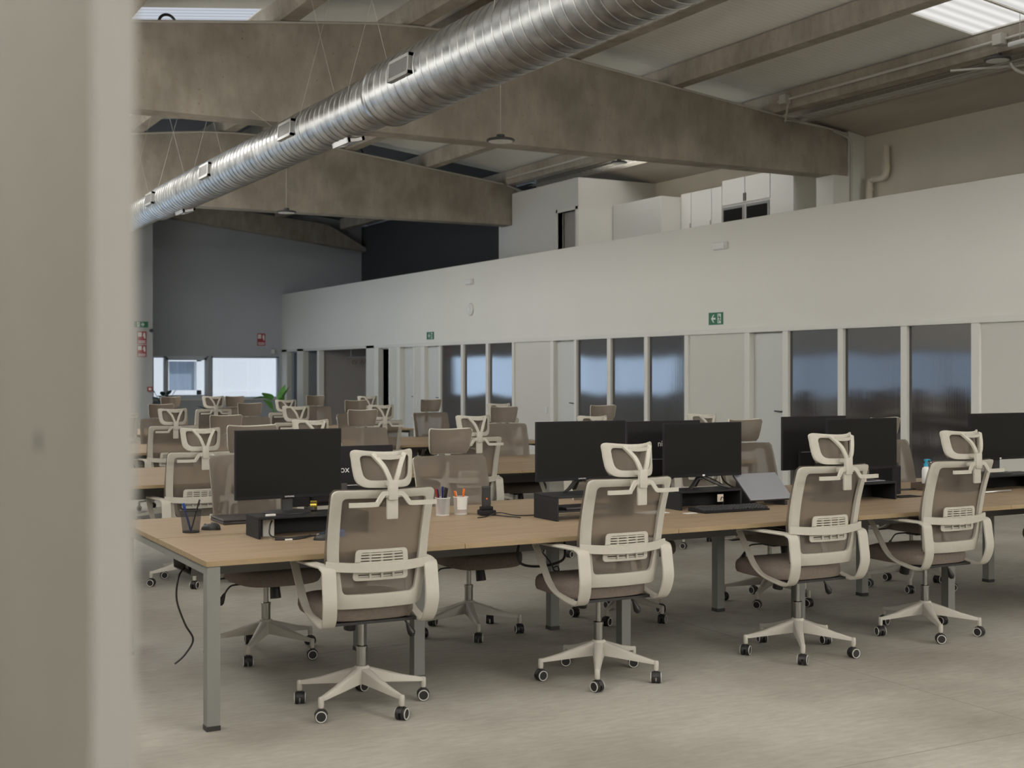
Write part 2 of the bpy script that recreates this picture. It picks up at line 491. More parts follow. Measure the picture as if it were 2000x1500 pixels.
def text_mesh(s, size, name, m, parent=None, M=None, thick=0.0008, cat=None):
    cu = bpy.data.curves.new('txt', 'FONT'); cu.body = s; cu.size = size; cu.align_x = 'CENTER'; cu.align_y = 'CENTER'; cu.extrude = thick
    t = bpy.data.objects.new('txt', cu); col.objects.link(t)
    dg = bpy.context.evaluated_depsgraph_get(); dg.update()
    me = bpy.data.meshes.new_from_object(t.evaluated_get(dg))
    bpy.data.objects.remove(t); bpy.data.curves.remove(cu)
    me.name = name
    if M is not None: me.transform(M)
    me.materials.clear(); me.materials.append(MATS[m])
    o = bpy.data.objects.new(name, me); col.objects.link(o)
    if parent: o.parent = parent
    return o

# ------------------------------------------------------------------ the building
XL, XR, Y0, YF = -0.8, 15.25, -8.0, 35.2
XP = 11.7            # face of the low partition along the right
ZT = 3.74            # its top
ZD = 2.75            # gallery floor behind it
def ztop(x):         # upper edge of the roof beams
    d = abs(x - 7.6)
    return 6.32 - 0.12 * d if d > 1.4 else 6.236 - 0.0429 * d * d
def zroof(x): return ztop(x) + 0.30

fl = MB(); fl.box(XL - 0.3, XR + 0.3, Y0 - 0.3, YF + 0.3, -0.2, 0.0)
struct(fl.build('floor', 'floor_concrete'))
gd = MB(); gd.box(-30, 45, YF + 0.3, 60, -0.3, -0.05)
struct(gd.build('floor_yard', 'facade_white'))

# roof sheets, with the roof-light openings left out
SKY = []
yy = 12.0
while yy > 5.0:
    SKY.append((11.75, 13.3, yy - 0.93, yy, 'soft')); yy -= 0.97
SKY += [(3.5, 5.25, 16.6, 21.0, 'cool'), (9.9, 11.3, -6.5, -1.0, 'main'), (9.9, 11.3, 0.0, 6.0, 'main'), (3.9, 5.25, -6.0, 5.5, 'main'), (0.2, 3.1, 8.2, 15.2, 'near_side'), (0.2, 3.1, 17.5, 24.0, 'side'), (0.2, 3.1, 26.0, 33.0, 'side2'),  # main panels lie out of view; the side ones are added fill
         (13.6, 14.1, 17.0, 21.5, 'soft2')]
xs = sorted({XL - 0.3, 0.2, 3.1, 1.6, 3.5, 3.9, 5.25, 5.6, 6.2, 6.6, 6.9, 7.2, 7.6, 8.0, 8.4, 9.0, 9.9, 11.3, 11.75, 13.3, 13.6, 14.1, XR + 0.3})
ys = sorted({Y0 - 0.3, YF + 0.3, 25.2} | {a[2] for a in SKY} | {a[3] for a in SKY})
cb, cbd = MB(), MB()
for i in range(len(xs) - 1):
    for j in range(len(ys) - 1):
        x0, x1, y0, y1 = xs[i], xs[i + 1], ys[j], ys[j + 1]
        if any(a[0] - 1e-4 <= x0 and x1 <= a[1] + 1e-4 and a[2] - 1e-4 <= y0 and y1 <= a[3] + 1e-4 for a in SKY): continue
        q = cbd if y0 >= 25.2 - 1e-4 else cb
        vs = [(x0, y0, zroof(x0)), (x1, y0, zroof(x1)), (x1, y1, zroof(x1)), (x0, y1, zroof(x0))]
        vs += [(a, b, c + 0.06) for a, b, c in vs]
        q.add(vs, [(0, 1, 2, 3), (7, 6, 5, 4), (0, 4, 5, 1), (1, 5, 6, 2), (2, 6, 7, 3), (3, 7, 4, 0)])
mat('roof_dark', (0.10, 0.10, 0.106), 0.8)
struct(cb.build('ceiling', 'roof_sheet'))
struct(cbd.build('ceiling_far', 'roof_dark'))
emit('skylight_soft', (1.0, 0.985, 0.95), 0.80, 1.6)
emit('skylight_soft2', (1.0, 0.98, 0.94), 6.0, 1.6)
emit('skylight_side', (1.0, 0.975, 0.93), 11.0)  # hidden side panels, added to brighten the middle and far bays
emit('skylight_side2', (0.85, 0.93, 1.0), 6.0)
emit('skylight_near_side', (1.0, 0.975, 0.93), 1.4)
SM = {'near_side': 'skylight_near_side', 'side2': 'skylight_side2', 'main': 'skylight_glow', 'side': 'skylight_side', 'soft': 'skylight_soft', 'cool': 'skylight_cool', 'soft2': 'skylight_soft2'}
for n, (x0, x1, y0, y1, k) in enumerate(SKY):
    b = MB()
    vs = [(x0, y0, zroof(x0) + 0.02), (x1, y0, zroof(x1) + 0.02), (x1, y1, zroof(x1) + 0.02), (x0, y1, zroof(x0) + 0.02)]
    vs += [(a, c, d + 0.03) for a, c, d in vs]
    b.add(vs, [(0, 1, 2, 3), (7, 6, 5, 4), (0, 4, 5, 1), (1, 5, 6, 2), (2, 6, 7, 3), (3, 7, 4, 0)])
    struct(b.build('window_%d' % (20 + n), SM[k]))

# outer walls
def wall(name, m, boxes):
    b = MB()
    for q in boxes: b.box(*q)
    return struct(b.build(name, m))
wall('wall_right_outer', 'wall_block', [(XR, XR + 0.25, Y0, 25.2, 0, 5.75)])
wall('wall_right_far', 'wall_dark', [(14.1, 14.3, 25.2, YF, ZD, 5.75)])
wall('wall_behind', 'wall_white', [(XL, XR, Y0 - 0.25, Y0, 0, 3.5), (XL, 6.2, Y0 - 0.25, Y0, 3.5, 5.4), (14.0, XR, Y0 - 0.25, Y0, 3.5, 5.4), (XL, XR, Y0 - 0.25, Y0, 5.4, 6.7)])
emit('window_high', (1.0, 0.975, 0.93), 18.0)
for n in range(2, 5):  # glowing rear panels and their frames, added out of view as fill light
    w = MB(); w.box(1.02 + n * 2.6, 3.56 + n * 2.6, Y0 - 0.15, Y0 - 0.12, 3.53, 5.37); struct(w.build('window_%d' % (50 + n), 'window_high'))
    w = MB(); w.box(0.98 + n * 2.6 + (0.02 if n == 2 else 0), 1.04 + n * 2.6, Y0 - 0.18, Y0 - 0.06, 3.5, 5.4); struct(w.build('trim_%d' % (60 + n), 'frame_blue'))
wy0, wy1, wz0, wz1 = 20.0, 32.5, 0.85, 2.05
wall('wall_left', 'wall_white', [(XL - 0.25, XL, Y0, wy0, 0, 3.3), (XL - 0.25, XL, wy1, YF, 0, 6.0), (XL - 0.25, XL, Y0, 32.5, 5.0, 6.0),
                                 (XL - 0.25, XL, 24.0, 32.5, 3.3, 5.0), (XL - 0.25, XL, Y0, -6.0, 3.3, 5.0),
                                 (XL - 0.25, XL, wy0, wy1, 0, wz0), (XL - 0.25, XL, wy0, wy1, wz1, 3.3)])
emit('clerestory_dim', (1.0, 0.975, 0.935), 3.0)
emit('clerestory_glow', (1.0, 0.975, 0.935), 7.2)
for n, (a, b_) in enumerate([(-6.0, -1.0), (-1.0, 4.0), (4.0, 9.0), (9.0, 14.0), (14.0, 19.0), (19.0, 24.0)]):  # glowing strip added high on the unseen left wall to light the partition
    w = MB(); w.box(XL - 0.16, XL - 0.13, a + 0.03, b_ - 0.03, 3.33, 4.97); struct(w.build('window_%d' % (70 + n), 'clerestory_dim' if n in (3, 4) else 'clerestory_glow'))
    w = MB(); w.box(XL - 0.2, XL - 0.08, a, a + 0.03, 3.3, 5.0); w.box(XL - 0.2, XL - 0.08, b_ - 0.03, b_, 3.3, 5.0); struct(w.build('trim_%d' % (70 + n), 'frame_blue'))
wall('wall_far_left', 'wall_far_grey', [(XL, -0.75, 33.6, 33.8, 0, 6.7), (7.15, 7.75, 33.6, YF, 0, 6.7), (-0.75, 7.15, 33.6, 33.8, 0, 0.85), (-0.75, 7.15, 33.6, 33.8, 2.05, 6.7)])
wall('wall_far', 'wall_grey', [(7.75, 8.1, YF, YF + 0.25, 0, 6.7), (8.1, 11.62, YF, YF + 0.25, 0, 0.83), (8.1, 11.62, YF, YF + 0.25, 2.0, 6.7),
                              (11.62, XR, YF, YF + 0.25, 0, 6.7), (9.63, 9.70, YF, YF + 0.25, 0.83, 2.0)])
# off to the left: strip windows that light the far bays and mirror in the glossy panels
for n in range(5):
    y0 = wy0 + n * 2.5
    w = MB()
    w.box(XL - 0.16, XL - 0.13, y0 + 0.05, y0 + 2.45, wz0 + 0.05, wz1 - 0.05, 0)
    o = struct(w.build('window_%d' % (40 + n), 'window_glow_soft'))
    f = MB()
    f.box(XL - 0.2, XL - 0.08, y0, y0 + 0.05, wz0, wz1); f.box(XL - 0.2, XL - 0.08, y0 + 2.45, y0 + 2.5, wz0, wz1)
    f.box(XL - 0.2, XL - 0.08, y0, y0 + 2.5, wz0, wz0 + 0.05); f.box(XL - 0.2, XL - 0.08, y0, y0 + 2.5, wz1 - 0.05, wz1)
    f.build('window_frame', 'frame_blue', o)
for n in range(3):
    x0 = -0.75 + n * 2.6333
    w = MB(); w.box(x0 + 0.05, x0 + 2.58, 33.72, 33.75, 0.9, 2.0)
    o = struct(w.build('window_%d' % (46 + n), 'window_glow'))
    f = MB()
    for q in [(x0, x0 + 0.05, 0.85, 2.05), (x0 + 2.58, x0 + 2.6333, 0.85, 2.05), (x0, x0 + 2.6333, 0.85, 0.9), (x0, x0 + 2.6333, 2.0, 2.05)]:
        f.box(q[0], q[1], 33.66, 33.78, q[2], q[3])
    f.build('window_frame', 'frame_blue', o)

# the two windows seen in the far wall
def far_window(n, x0, x1, mull=None, sash=None):
    f = MB(); y0, y1, z0, z1, t = YF + 0.02, YF + 0.12, 0.83, 2.0, 0.05
    f.box(x0, x0 + t, y0, y1, z0, z1); f.box(x1 - t, x1, y0, y1, z0, z1)
    f.box(x0, x1, y0, y1, z0, z0 + t); f.box(x0, x1, y0, y1, z1 - t, z1)
    if mull: f.box(mull, mull + 0.08, y0, y1, z0, z1)
    o = struct(f.build('window_%d' % n, 'frame_blue', bevel=0.004))
    g = MB(); g.box(x0 + t, x1 - t, YF + 0.07, YF + 0.075, z0 + t, z1 - t)
    g.build('pane', 'clear_glass', o)
    s = MB(); s.box(x0 - 0.02, x1 + 0.02, YF - 0.06, YF + 0.1, z0 - 0.03, z0)
    s.build('window_sill', 'trim_white', o)
    if sash:
        a, b = sash; s = MB(); y0 -= 0.03
        s.box(a, a + 0.06, y0, y0 + 0.05, z0 + 0.05, z1 - 0.05); s.box(b - 0.06, b, y0, y0 + 0.05, z0 + 0.05, z1 - 0.05)
        s.box(a, b, y0, y0 + 0.05, z0 + 0.05, z0 + 0.11); s.box(a, b, y0, y0 + 0.05, z1 - 0.11, z1 - 0.05)
        so = s.build('sash', 'frame_blue', o)
        h = MB(); h.rbox(a + 0.01, a + 0.035, y0 - 0.02, y0, 1.36, 1.42); h.rbox(a + 0.015, a + 0.03, y0 - 0.045, y0 - 0.02, 1.26, 1.41)
        h.build('window_handle', 'white_gloss', so)
far_window(1, 8.1, 9.63, mull=8.42, sash=(8.47, 9.58))
far_window(2, 9.70, 11.62)

# white building across the yard
fa = empty('white_building', (16, 41, 0)); tag(fa, 'white rendered building facade outside the far windows', 'building')
w = MB()
for q in [(-20, -6.04, 0, 9), (-5.2, 20, 0, 9), (-6.04, -5.2, 0, 0.99), (-6.04, -5.2, 1.9, 9)]: w.box(q[0], q[1], 0, 0.3, q[2], q[3])
w.build('wall', 'facade_white', fa)
w = MB(); w.box(-6.04, -5.2, 0.2, 0.25, 0.99, 1.9); w.build('window', 'facade_glass', fa)
w = MB()
for q in [(-6.12, -5.05, 1.9, 2.0), (-6.12, -5.05, 0.85, 0.99), (-5.2, -5.05, 0.85, 2.0)]: w.box(q[0], q[1], -0.12, 0, q[2], q[3])
w.build('window_surround', 'facade_white', fa)
w = MB(); w.box(-5.4, 20, -0.05, 0, 0.35, 0.95); w.build('plinth', 'facade_white', fa)

# ------------------------------------------------------------------ partition along the right
low = [(Y0, 10.48), (14.66, 16.01), (20.15, 21.51), (25.74, 26.09), (27.05, 27.46), (28.38, 28.92), (33.4, 33.9), (34.76, YF)]
b = MB(); b.box(XP, XP + 0.15, Y0, YF, 2.19, ZT)
struct(b.build('wall_right', 'wall_white', bevel=0.006))
b = MB()
for y0, y1 in low: b.box(XP + (0.02 if y1 < 22 else 0), XP + 0.15, y0, y1, 0, 2.19)
b.box(XP, XP + 0.15, 28.38, YF, 2.13, 2.19)
struct(b.build('wall_right_lower', 'panel_white'))
b = MB(); b.box(XP - 0.025, XP + 0.15, Y0, 28.38, 2.12, 2.19)
struct(b.build('trim_1', 'trim_white', bevel=0.004))
posts = [(10.45, 10.57), (11.56, 11.66), (12.66, 12.76), (13.73, 13.84), (14.55, 14.66), (16.01, 16.10), (17.08, 17.18), (18.16, 18.27), (19.25, 19.33),
         (20.04, 20.15), (21.51, 21.59), (22.56, 22.67), (23.66, 23.78), (24.75, 24.83), (25.55, 25.74), (26.09, 26.15), (26.88, 27.05), (27.46, 27.52), (28.13, 28.38), (32.13, 32.28)]
for n, (y0, y1) in enumerate(posts):
    b = MB(); b.rbox(XP - 0.015, XP + 0.13, y0, y1, 0, 2.12, 0.004)
    struct(b.build('trim_%d' % (n + 2), 'trim_white'))
glass = [(10.57, 11.56), (11.66, 12.66), (12.76, 13.73), (16.10, 17.08), (17.18, 18.16), (18.27, 19.25), (21.59, 22.56), (22.67, 23.66), (23.78, 24.75)]
for n, (y0, y1) in enumerate(glass):
    b = MB(); b.box(XP + 0.03, XP + 0.05, y0 - 0.005, y1 + 0.005, 0.0, 2.125)
    o = struct(b.build('window_%d' % (3 + n), 'polycarbonate'))
def door(n, y0, y1, rec=0.07, m='door_grey', mark=False):
    b = MB(); b.rbox(XP + rec, XP + rec + 0.04, y0, y1, 0.01, 2.10, 0.003)
    o = struct(b.build('door_%d' % n, m))
    h = MB(); hy = y0 + 0.07; x = XP + rec
    h.lathe([(0.026, 0), (0.026, -0.008)], 16, M=Matrix.Translation((x, hy, 1.02)), axis='x')
    h.tube([(x, hy, 1.02), (x - 0.05, hy, 1.02), (x - 0.055, hy + 0.01, 1.02), (x - 0.055, hy + 0.13, 1.025)], 0.010, 8)
    h.build('door_handle', 'black_plastic', o)
    h = MB(); h.lathe([(0.024, 0), (0.024, -0.008)], 16, M=Matrix.Translation((x, hy, 0.90)), axis='x')
    h.tube([(x, hy, 0.90), (x - 0.03, hy, 0.90)], 0.007, 6)
    h.build('door_lock', 'black_plastic', o)
    if mark:
        h = MB(); yc = (y0 + y1) / 2
        h.lathe([(0.022, 0), (0.022, -0.003)], 12, M=Matrix.Translation((x, yc, 1.72)), axis='x')
        h.box(x - 0.003, x, yc - 0.03, yc + 0.03, 1.50, 1.69)
        h.build('door_pictogram', 'white_gloss', o)
    r = MB(); r.box(XP + 0.11, XP + 0.15, y0 - 0.03, y1 + 0.03, 0, 2.13); struct(r.build('wall_right_door_back', 'wall_white'))
door(1, 13.84, 14.55); door(2, 19.33, 20.04); door(3, 24.83, 25.55)
door(4, 26.15, 26.88, 0.1, mark=True); door(5, 27.52, 28.13, 0.11)
# cloakroom niche, side opening and end doorway
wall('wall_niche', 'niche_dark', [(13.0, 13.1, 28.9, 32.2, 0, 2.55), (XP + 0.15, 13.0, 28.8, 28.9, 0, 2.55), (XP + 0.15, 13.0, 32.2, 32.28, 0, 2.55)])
wall('wall_side_room', 'opening_grey', [(12.6, 12.7, 32.28, 33.45, 0, 2.55), (12.1, 12.2, 33.9, 34.8, 0, 2.55), (XP + 0.15, 13.0, 33.4, 33.9, 0, 2.55)])
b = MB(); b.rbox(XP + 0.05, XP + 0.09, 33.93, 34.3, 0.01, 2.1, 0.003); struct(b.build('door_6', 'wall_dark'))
b = MB(); b.box(XP + 0.15, XR, Y0, YF, 2.55, ZD); struct(b.build('floor_gallery', 'wall_white'))

# coat rail with hangers in the niche
cr = empty('coat_rail', (12.25, 30.5, 2.1)); tag(cr, 'dark coat rail hung inside the cloakroom niche', 'coat rail')
b = MB(); b.tube([(0, -1.4, -0.16), (0, 1.0, -0.16)], 0.016, 10); b.build('rail', 'steel', cr)
for yv in (-1.1, 0.8):
    b = MB(); b.tube([(0, yv, -0.16), (0, yv, 0.44)], 0.008, 6); b.build('rail_hook', 'steel', cr)
def hanger_mb():
    b = MB()
    b.sweep(smooth_pts([(-0.21, 0, -0.17), (-0.1, 0, -0.115), (0, 0, -0.09), (0.1, 0, -0.115), (0.21, 0, -0.17)], 4), [(-0.006, -0.012), (0.006, -0.012), (0.006, 0.012), (-0.006, 0.012)], (0, 1, 0))
    b.tube([(-0.2, 0, -0.18), (0.2, 0, -0.18)], 0.006, 6)
    return b
hb = hanger_mb().build('coat_hanger', 'hanger_wood'); hk = MB()
hk.tube([(0, 0, -0.09), (0, 0, -0.04)] + [(0.02 * math.sin(a) , 0, -0.02 - 0.02 * math.cos(a)) for a in [0.2 * i for i in range(1, 22)]], 0.003, 5)
hkp = hk.build('hook', 'steel', hb)
G = 'wooden coat hangers on the cloakroom rail'
for i, (yv, rz) in enumerate([(29.15, 0.9), (29.3, 1.0), (29.42, 0.7), (29.6, 1.1), (30.3, 1.3), (30.55, 1.35), (30.9, 1.2), (31.1, 1.4)]):
    o = hb if i == 0 else copy_tree(hb)
    o.location = (12.25, yv, 1.955); o.rotation_euler = (0, 0, rz)
    tag(o, 'wooden coat hanger hanging from the dark rail in the cloakroom niche', 'coat hanger', G)

# switches on the partition
for yv, z, lab in [(20.33, 0.88, 'white light switch beside the door left of the middle dark panels'), (25.95, 0.9, 'white light switch between the far doors, nearer one'), (27.25, 0.9, 'white light switch between the farthest two grey doors')]:
    t = empty('light_switch', (XP + (0.02 if yv < 22 else 0), yv, z)); tag(t, lab, 'switch')
    b = MB(); b.rbox(-0.012, 0, -0.04, 0.04, -0.06, 0.06, 0.003); b.build('plate', 'white_gloss', t)
    b = MB(); b.rbox(-0.017, -0.011, -0.02, 0.02, -0.03, 0.03, 0.002); b.build('rocker', 'white_gloss', t)
# emergency lights, sounder
for yv, z, lab in [(15.2, 3.40, 'white emergency light high on the partition, nearer one'), (23.37, 3.375, 'small white emergency light high on the partition above the round sounder')]:
    t = empty('emergency_light', (XP, yv, z)); tag(t, lab, 'emergency light')
    b = MB(); b.rbox(-0.05, 0, -0.15, 0.15, -0.055, 0.055, 0.01); b.build('housing', 'white_gloss', t)
    b = MB(); b.rbox(-0.062, -0.048, -0.13, 0.13, -0.045, 0.04, 0.006); b.build('diffuser', 'lamp_lens', t)
t = empty('wall_sounder', (XP, 23.34, 2.82)); tag(t, 'round white sounder on the partition wall', 'alarm sounder')
b = MB(); b.lathe([(0.13, 0), (0.13, -0.03), (0.115, -0.045), (0.0, -0.05)], 28, axis='x'); b.build('cover', 'white_gloss', t)
b = MB(); b.lathe([(0.05, -0.046), (0.05, -0.056), (0.0, -0.058)], 20, axis='x'); b.build('speaker_grille', 'lamp_lens', t)

# exit signs: base, arrow, doorway with running figure.  local x to the right, z up, facing -Y
def exit_sign(loc, rz, w, h, lab, arrow=-1):
    t = empty('exit_sign', loc, rz); tag(t, lab, 'exit sign')
    b = MB(); b.rbox(-w / 2, w / 2, 0, 0.006, -h / 2, h / 2, 0.001); b.build('panel', 'green_sign', t)
    s = h / 0.18; a = arrow
    b = MB(); cx = 0.055 * s * a if w > 1.2 * h else 0.05 * s * a
    b.prism([(cx + a * 0.055 * s, 0), (cx + a * 0.0 * s, 0.058 * s), (cx - a * 0.022 * s, 0.058 * s), (cx + a * 0.016 * s, 0.014 * s), (cx - a * 0.05 * s, 0.014 * s),
             (cx - a * 0.05 * s, -0.014 * s), (cx + a * 0.016 * s, -0.014 * s), (cx - a * 0.022 * s, -0.058 * s), (cx + a * 0.0 * s, -0.058 * s)], -0.002, 0.0)
    b.build('arrow', 'sign_white', t)
    dx = -a * 0.085 * s
    b = MB(); b.box(dx - 0.038 * s, dx + 0.038 * s, -0.002, 0, -0.07 * s, 0.07 * s); b.build('doorway', 'sign_white', t)
    b = MB(); y0, y1 = -0.004, -0.002
    b.lathe([(0.011 * s, y0), (0.011 * s, y1)], 10, M=Matrix.Translation((dx + a * 0.006 * s, 0, 0.047 * s)), axis='y')
    for p, q in [((0.004, 0.034), (-0.008, -0.008)), ((-0.008, -0.008), (0.014, -0.03)), ((0.014, -0.03), (0.006, -0.062)), ((-0.008, -0.008), (-0.024, -0.034)), ((-0.024, -0.034), (-0.036, -0.03)),
                 ((0.004, 0.03), (0.024, 0.012)), ((0.004, 0.03), (-0.018, 0.02)), ((-0.018, 0.02), (-0.026, 0.0))]:
        p = Vector((dx + a * p[0] * s, p[1] * s)); q = Vector((dx + a * q[0] * s, q[1] * s)); d = (q - p).normalized(); nn = Vector((-d.y, d.x)) * 0.007 * s
        b.prism([p + nn, q + nn, q - nn, p - nn], y0, y1)
    b.build('running_figure', 'green_sign', t)
exit_sign((XP - 0.008, 15.33, 2.345), R(-90), 0.34, 0.18, 'green exit sign with left arrow above the nearer doors')
exit_sign((XP - 0.008, 25.27, 2.34), R(-90), 0.36, 0.16, 'green exit sign with left arrow above the far doors')
exit_sign((7.45, 33.59, 2.775), 0, 0.36, 0.15, 'green exit sign with right arrow beside the blurred post', 1)
def fire_sign(loc, w, h, lab):
    t = empty('fire_sign', loc); tag(t, lab, 'fire sign')
    b = MB(); b.rbox(-w / 2, w / 2, 0, 0.005, -h / 2, h / 2, 0.001); b.build('panel', 'red_sign', t)
    b = MB(); b.box(-w * 0.42, -w * 0.02, -0.002, 0, h * 0.08, h * 0.42); b.build('hose_pictogram', 'paper', t)
    b = MB(); b.prism([(w * 0.1, h * 0.12), (w * 0.2, h * 0.38), (w * 0.34, h * 0.4), (w * 0.4, h * 0.1), (w * 0.36, -h * 0.1), (w * 0.24, -h * 0.04), (w * 0.2, h * 0.1)], -0.002, 0); b.build('flame_pictogram', 'paper', t)
    b = MB()
    for i in range(2): b.box(-w * 0.4, w * 0.4, -0.002, 0, -h * (0.3 + 0.12 * i), -h * (0.24 + 0.12 * i))
    b.build('lettering', 'paper', t)
fire_sign((11.11, YF - 0.008, 2.47), 0.23, 0.34, 'red fire sign on the grey far wall above the right window')
fire_sign((7.47, 33.59, 2.44), 0.24, 0.32, 'upper red fire sign beside the blurred post')
fire_sign((7.47, 33.59, 2.10), 0.24, 0.30, 'lower red fire sign beside the blurred post')
t = empty('fire_call_point', (7.67, 33.6, 1.13)); tag(t, 'small red fire call point on the far left wall corner', 'call point')
b = MB(); b.rbox(-0.06, 0.06, -0.05, 0, -0.06, 0.06, 0.006); b.build('housing', 'red_plastic', t)
b = MB(); b.box(-0.035, 0.035, -0.054, -0.05, -0.03, 0.03); b.build('glass', 'paper', t)
t = empty('security_camera', (7.7, 33.6, 2.62)); tag(t, 'small dark camera on the corner beside the red signs', 'camera')
b = MB(); b.rbox(-0.04, 0.03, -0.06, 0, -0.03, 0.03, 0.006); b.build('mount', 'black_plastic', t)
b = MB(); b.lathe([(0.045, 0), (0.045, -0.09), (0.03, -0.11)], 16, axis='y', M=Matrix.Translation((0, -0.05, 0))); b.build('lens_housing', 'black_plastic', t)
t = empty('wall_speaker', (11.42, YF, 2.14)); tag(t, 'small grey sensor on the far wall above the right window corner', 'sensor')
b = MB(); b.rbox(-0.03, 0.03, -0.05, 0, -0.03, 0.1, 0.01); b.build('bracket', 'steel', t)
b = MB(); b.rbox(-0.05, 0.05, -0.12, -0.05, -0.06, 0.06, 0.02); b.build('housing', 'trim_white', t)

# ------------------------------------------------------------------ gallery behind the partition
b = MB()
b.box(13.4, 13.5, 22.78, 24.75, ZD, 5.42); b.box(13.4, 13.5, 22.0, 22.08, ZD, 5.42); b.box(13.4, 13.5, 22.08, 22.78, 4.79, 5.42)
b.box(13.5, 15.25, 22.0, 22.1, ZD, 5.42); b.box(13.4, 13.5, 24.75, 25.3, ZD, 4.74)
struct(b.build('wall_gallery_room', 'gallery_white'))
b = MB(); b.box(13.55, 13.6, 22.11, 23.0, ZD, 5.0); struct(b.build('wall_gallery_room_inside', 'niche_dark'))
b = MB()
for q in [(22.02, 22.08), (22.78, 22.84)]: b.box(13.38, 13.52, q[0], q[1], ZD, 4.85)
b.box(13.38, 13.52, 22.02, 22.84, 4.79, 4.85)
struct(b.build('trim_30', 'trim_white'))
b = MB(); b.box(13.42, 14.1, 25.3, 25.4, ZD, 5.6); struct(b.build('wall_gallery_end', 'wall_white'))
t = empty('storage_enclosure', (14.2, 20.3, ZD)); tag(t, 'plain white boxed enclosure between the gallery room and cabinets', 'enclosure')
b = MB(); b.rbox(0, 1.03, 0, 1.68, 0, 2.15, 0.01); b.build('body', 'gallery_white', t)
def cabinet(y0, y1, ztop_, lab, oven=False, handle=None, split=None, x=14.65):
    t = empty('tall_cabinet', (x, y0, ZD)); tag(t, lab, 'cabinet', 'tall white cabinets on the gallery')
    w = y1 - y0; H = ztop_ - ZD
    b = MB(); b.box(0.02, 0.59, 0, w, 0, H); b.build('body', 'cabinet_white', t)
    g = 0.006
    if oven:
        d = MB(); d.rbox(0, 0.02, g, w - g, 1.84, H, 0.002); dd = d.build('door', 'cabinet_white', t)
        h = MB(); h.box(-0.012, 0, (0.01 if handle == 'r' else w - 0.03), (0.03 if handle == 'r' else w - 0.01), 1.86, 2.0); h.build('door_handle', 'black_plastic', dd)
        o = MB(); o.rbox(-0.01, 0.3, 0.03, w - 0.03, 1.44, 1.80, 0.005); oo = o.build('oven', 'steel', t)
        p = MB(); p.box(-0.014, -0.01, 0.06, w - 0.06, 1.48, 1.75); p.build('oven_glass', 'screen_black', oo)
        d = MB(); d.rbox(0, 0.02, g, w - g, 0.02, 1.42, 0.002); d.build('door', 'cabinet_white', t)
    else:
        d = MB(); d.rbox(0, 0.02, g, w - g, 0.02, H, 0.002); dd = d.build('door', 'cabinet_white', t)
        if handle is not None:
            h = MB(); h.box(-0.012, 0, (0.01 if handle == 'r' else w - 0.03), (0.03 if handle == 'r' else w - 0.01), 1.2, 1.62); h.build('door_handle', 'steel', dd)
cabinet(19.97, 20.29, 4.95, 'narrow white cabinet next to the boxed enclosure', handle='r')
cabinet(19.34, 19.96, 4.95, 'white cabinet second from the boxed enclosure', handle='r')
cabinet(19.03, 19.33, 4.95, 'slim white cabinet beside the left built-in oven cabinet')
cabinet(18.37, 19.02, 5.04, 'white cabinet holding the left built-in oven', oven=True, handle='r')
cabinet(17.68, 18.36, 5.04, 'white cabinet holding the right built-in oven', oven=True)
cabinet(17.06, 17.67, 5.04, 'blank white cabinet at the right end of the row')

# ------------------------------------------------------------------ concrete frame
def beam(y, label, z0=4.75, x1=14.86, t=0.38):
    xs_ = [XL] + [i * 0.6 for i in range(0, 25)] + [x1]
    poly = [(XL, z0), (x1 - 0.05, z0), (x1, z0 + 0.05), (x1, ztop(x1) - 0.14), (x1 - 0.06, ztop(x1) - 0.1), (x1 - 0.06, ztop(x1))] + [(x, ztop(x)) for x in reversed([q for q in xs_ if q < x1 - 0.1])]
    e = empty('roof_beam', (0, y, 0)); tag(e, label, 'beam')
    b = MB(); b.prism(poly, 0, t); b.build('web', 'beam_concrete', e)
    cd = MB(); cd.tube([(x, -0.02, ztop(x) - 0.025) for x in xs_ if x < x1 - 0.1], 0.014, 6)
    cd.tube([(x1 - 0.3, -0.02, ztop(x1) - 0.0), (x1 + 0.0, -0.03, ztop(x1) - 0.08), (x1 + 0.06, -0.035, ztop(x1) - 0.14), (x1 + 0.06, -0.035, ZD)], 0.018, 6)
    cd.build('conduit', 'pipe_white', e)
    return e
beam(16.0, 'deep brown concrete roof beam, nearest one crossing the picture')
beam(24.8, 'deep brown concrete roof beam behind the nearest one', x1=13.6)
beam(7.2, 'concrete roof beam overhead just out of view')
b = MB(); b.prism([(7.75, 5.77), (8.64, 5.67), (12.0, 5.28), (14.1, 5.03), (14.1, 5.13), (12.93, 5.75), (9.62, 6.05), (7.75, 6.25)], 34.85, 35.19)
tag(b.build('gable_beam', 'beam_concrete'), 'sloping dark gable beam against the far grey wall', 'beam')
for y, lab in [(16.0, 'white column under the right end of the nearest roof beam'), (7.2, 'white column on the right wall out of view')]:
    b = MB(); b.box(14.56, XR - 0.001, y, y + 0.4, ZD, 4.75); b.box(14.88, XR - 0.001, y, y + 0.4, 4.75, 5.48)
    tag(b.build('wall_column', 'wall_white'), lab, 'column')
PX = [(1.2, 'outermost left'), (3.3, 'left'), (5.42, 'second left of the ridge'), (7.2, 'just left of the ridge'), (8.0, 'just right of the ridge'), (9.7, 'hidden mostly behind the metal duct'), (11.5, 'between plain roof sheets right of the duct'), (13.42, 'with a conduit along it near the right wall')]
for x, w in PX:
    z = ztop(x) - 0.0; h = 0.29
    b = MB()
    b.prism([(x - 0.11, z), (x + 0.11, z), (x + 0.13, z + 0.05), (x + 0.13, z + h - 0.02), (x - 0.13, z + h), (x - 0.13, z + 0.05)], Y0, YF - 0.4)
    tag(b.build('roof_purlin', 'beam_concrete'), 'long concrete roof purlin ' + w, 'purlin')
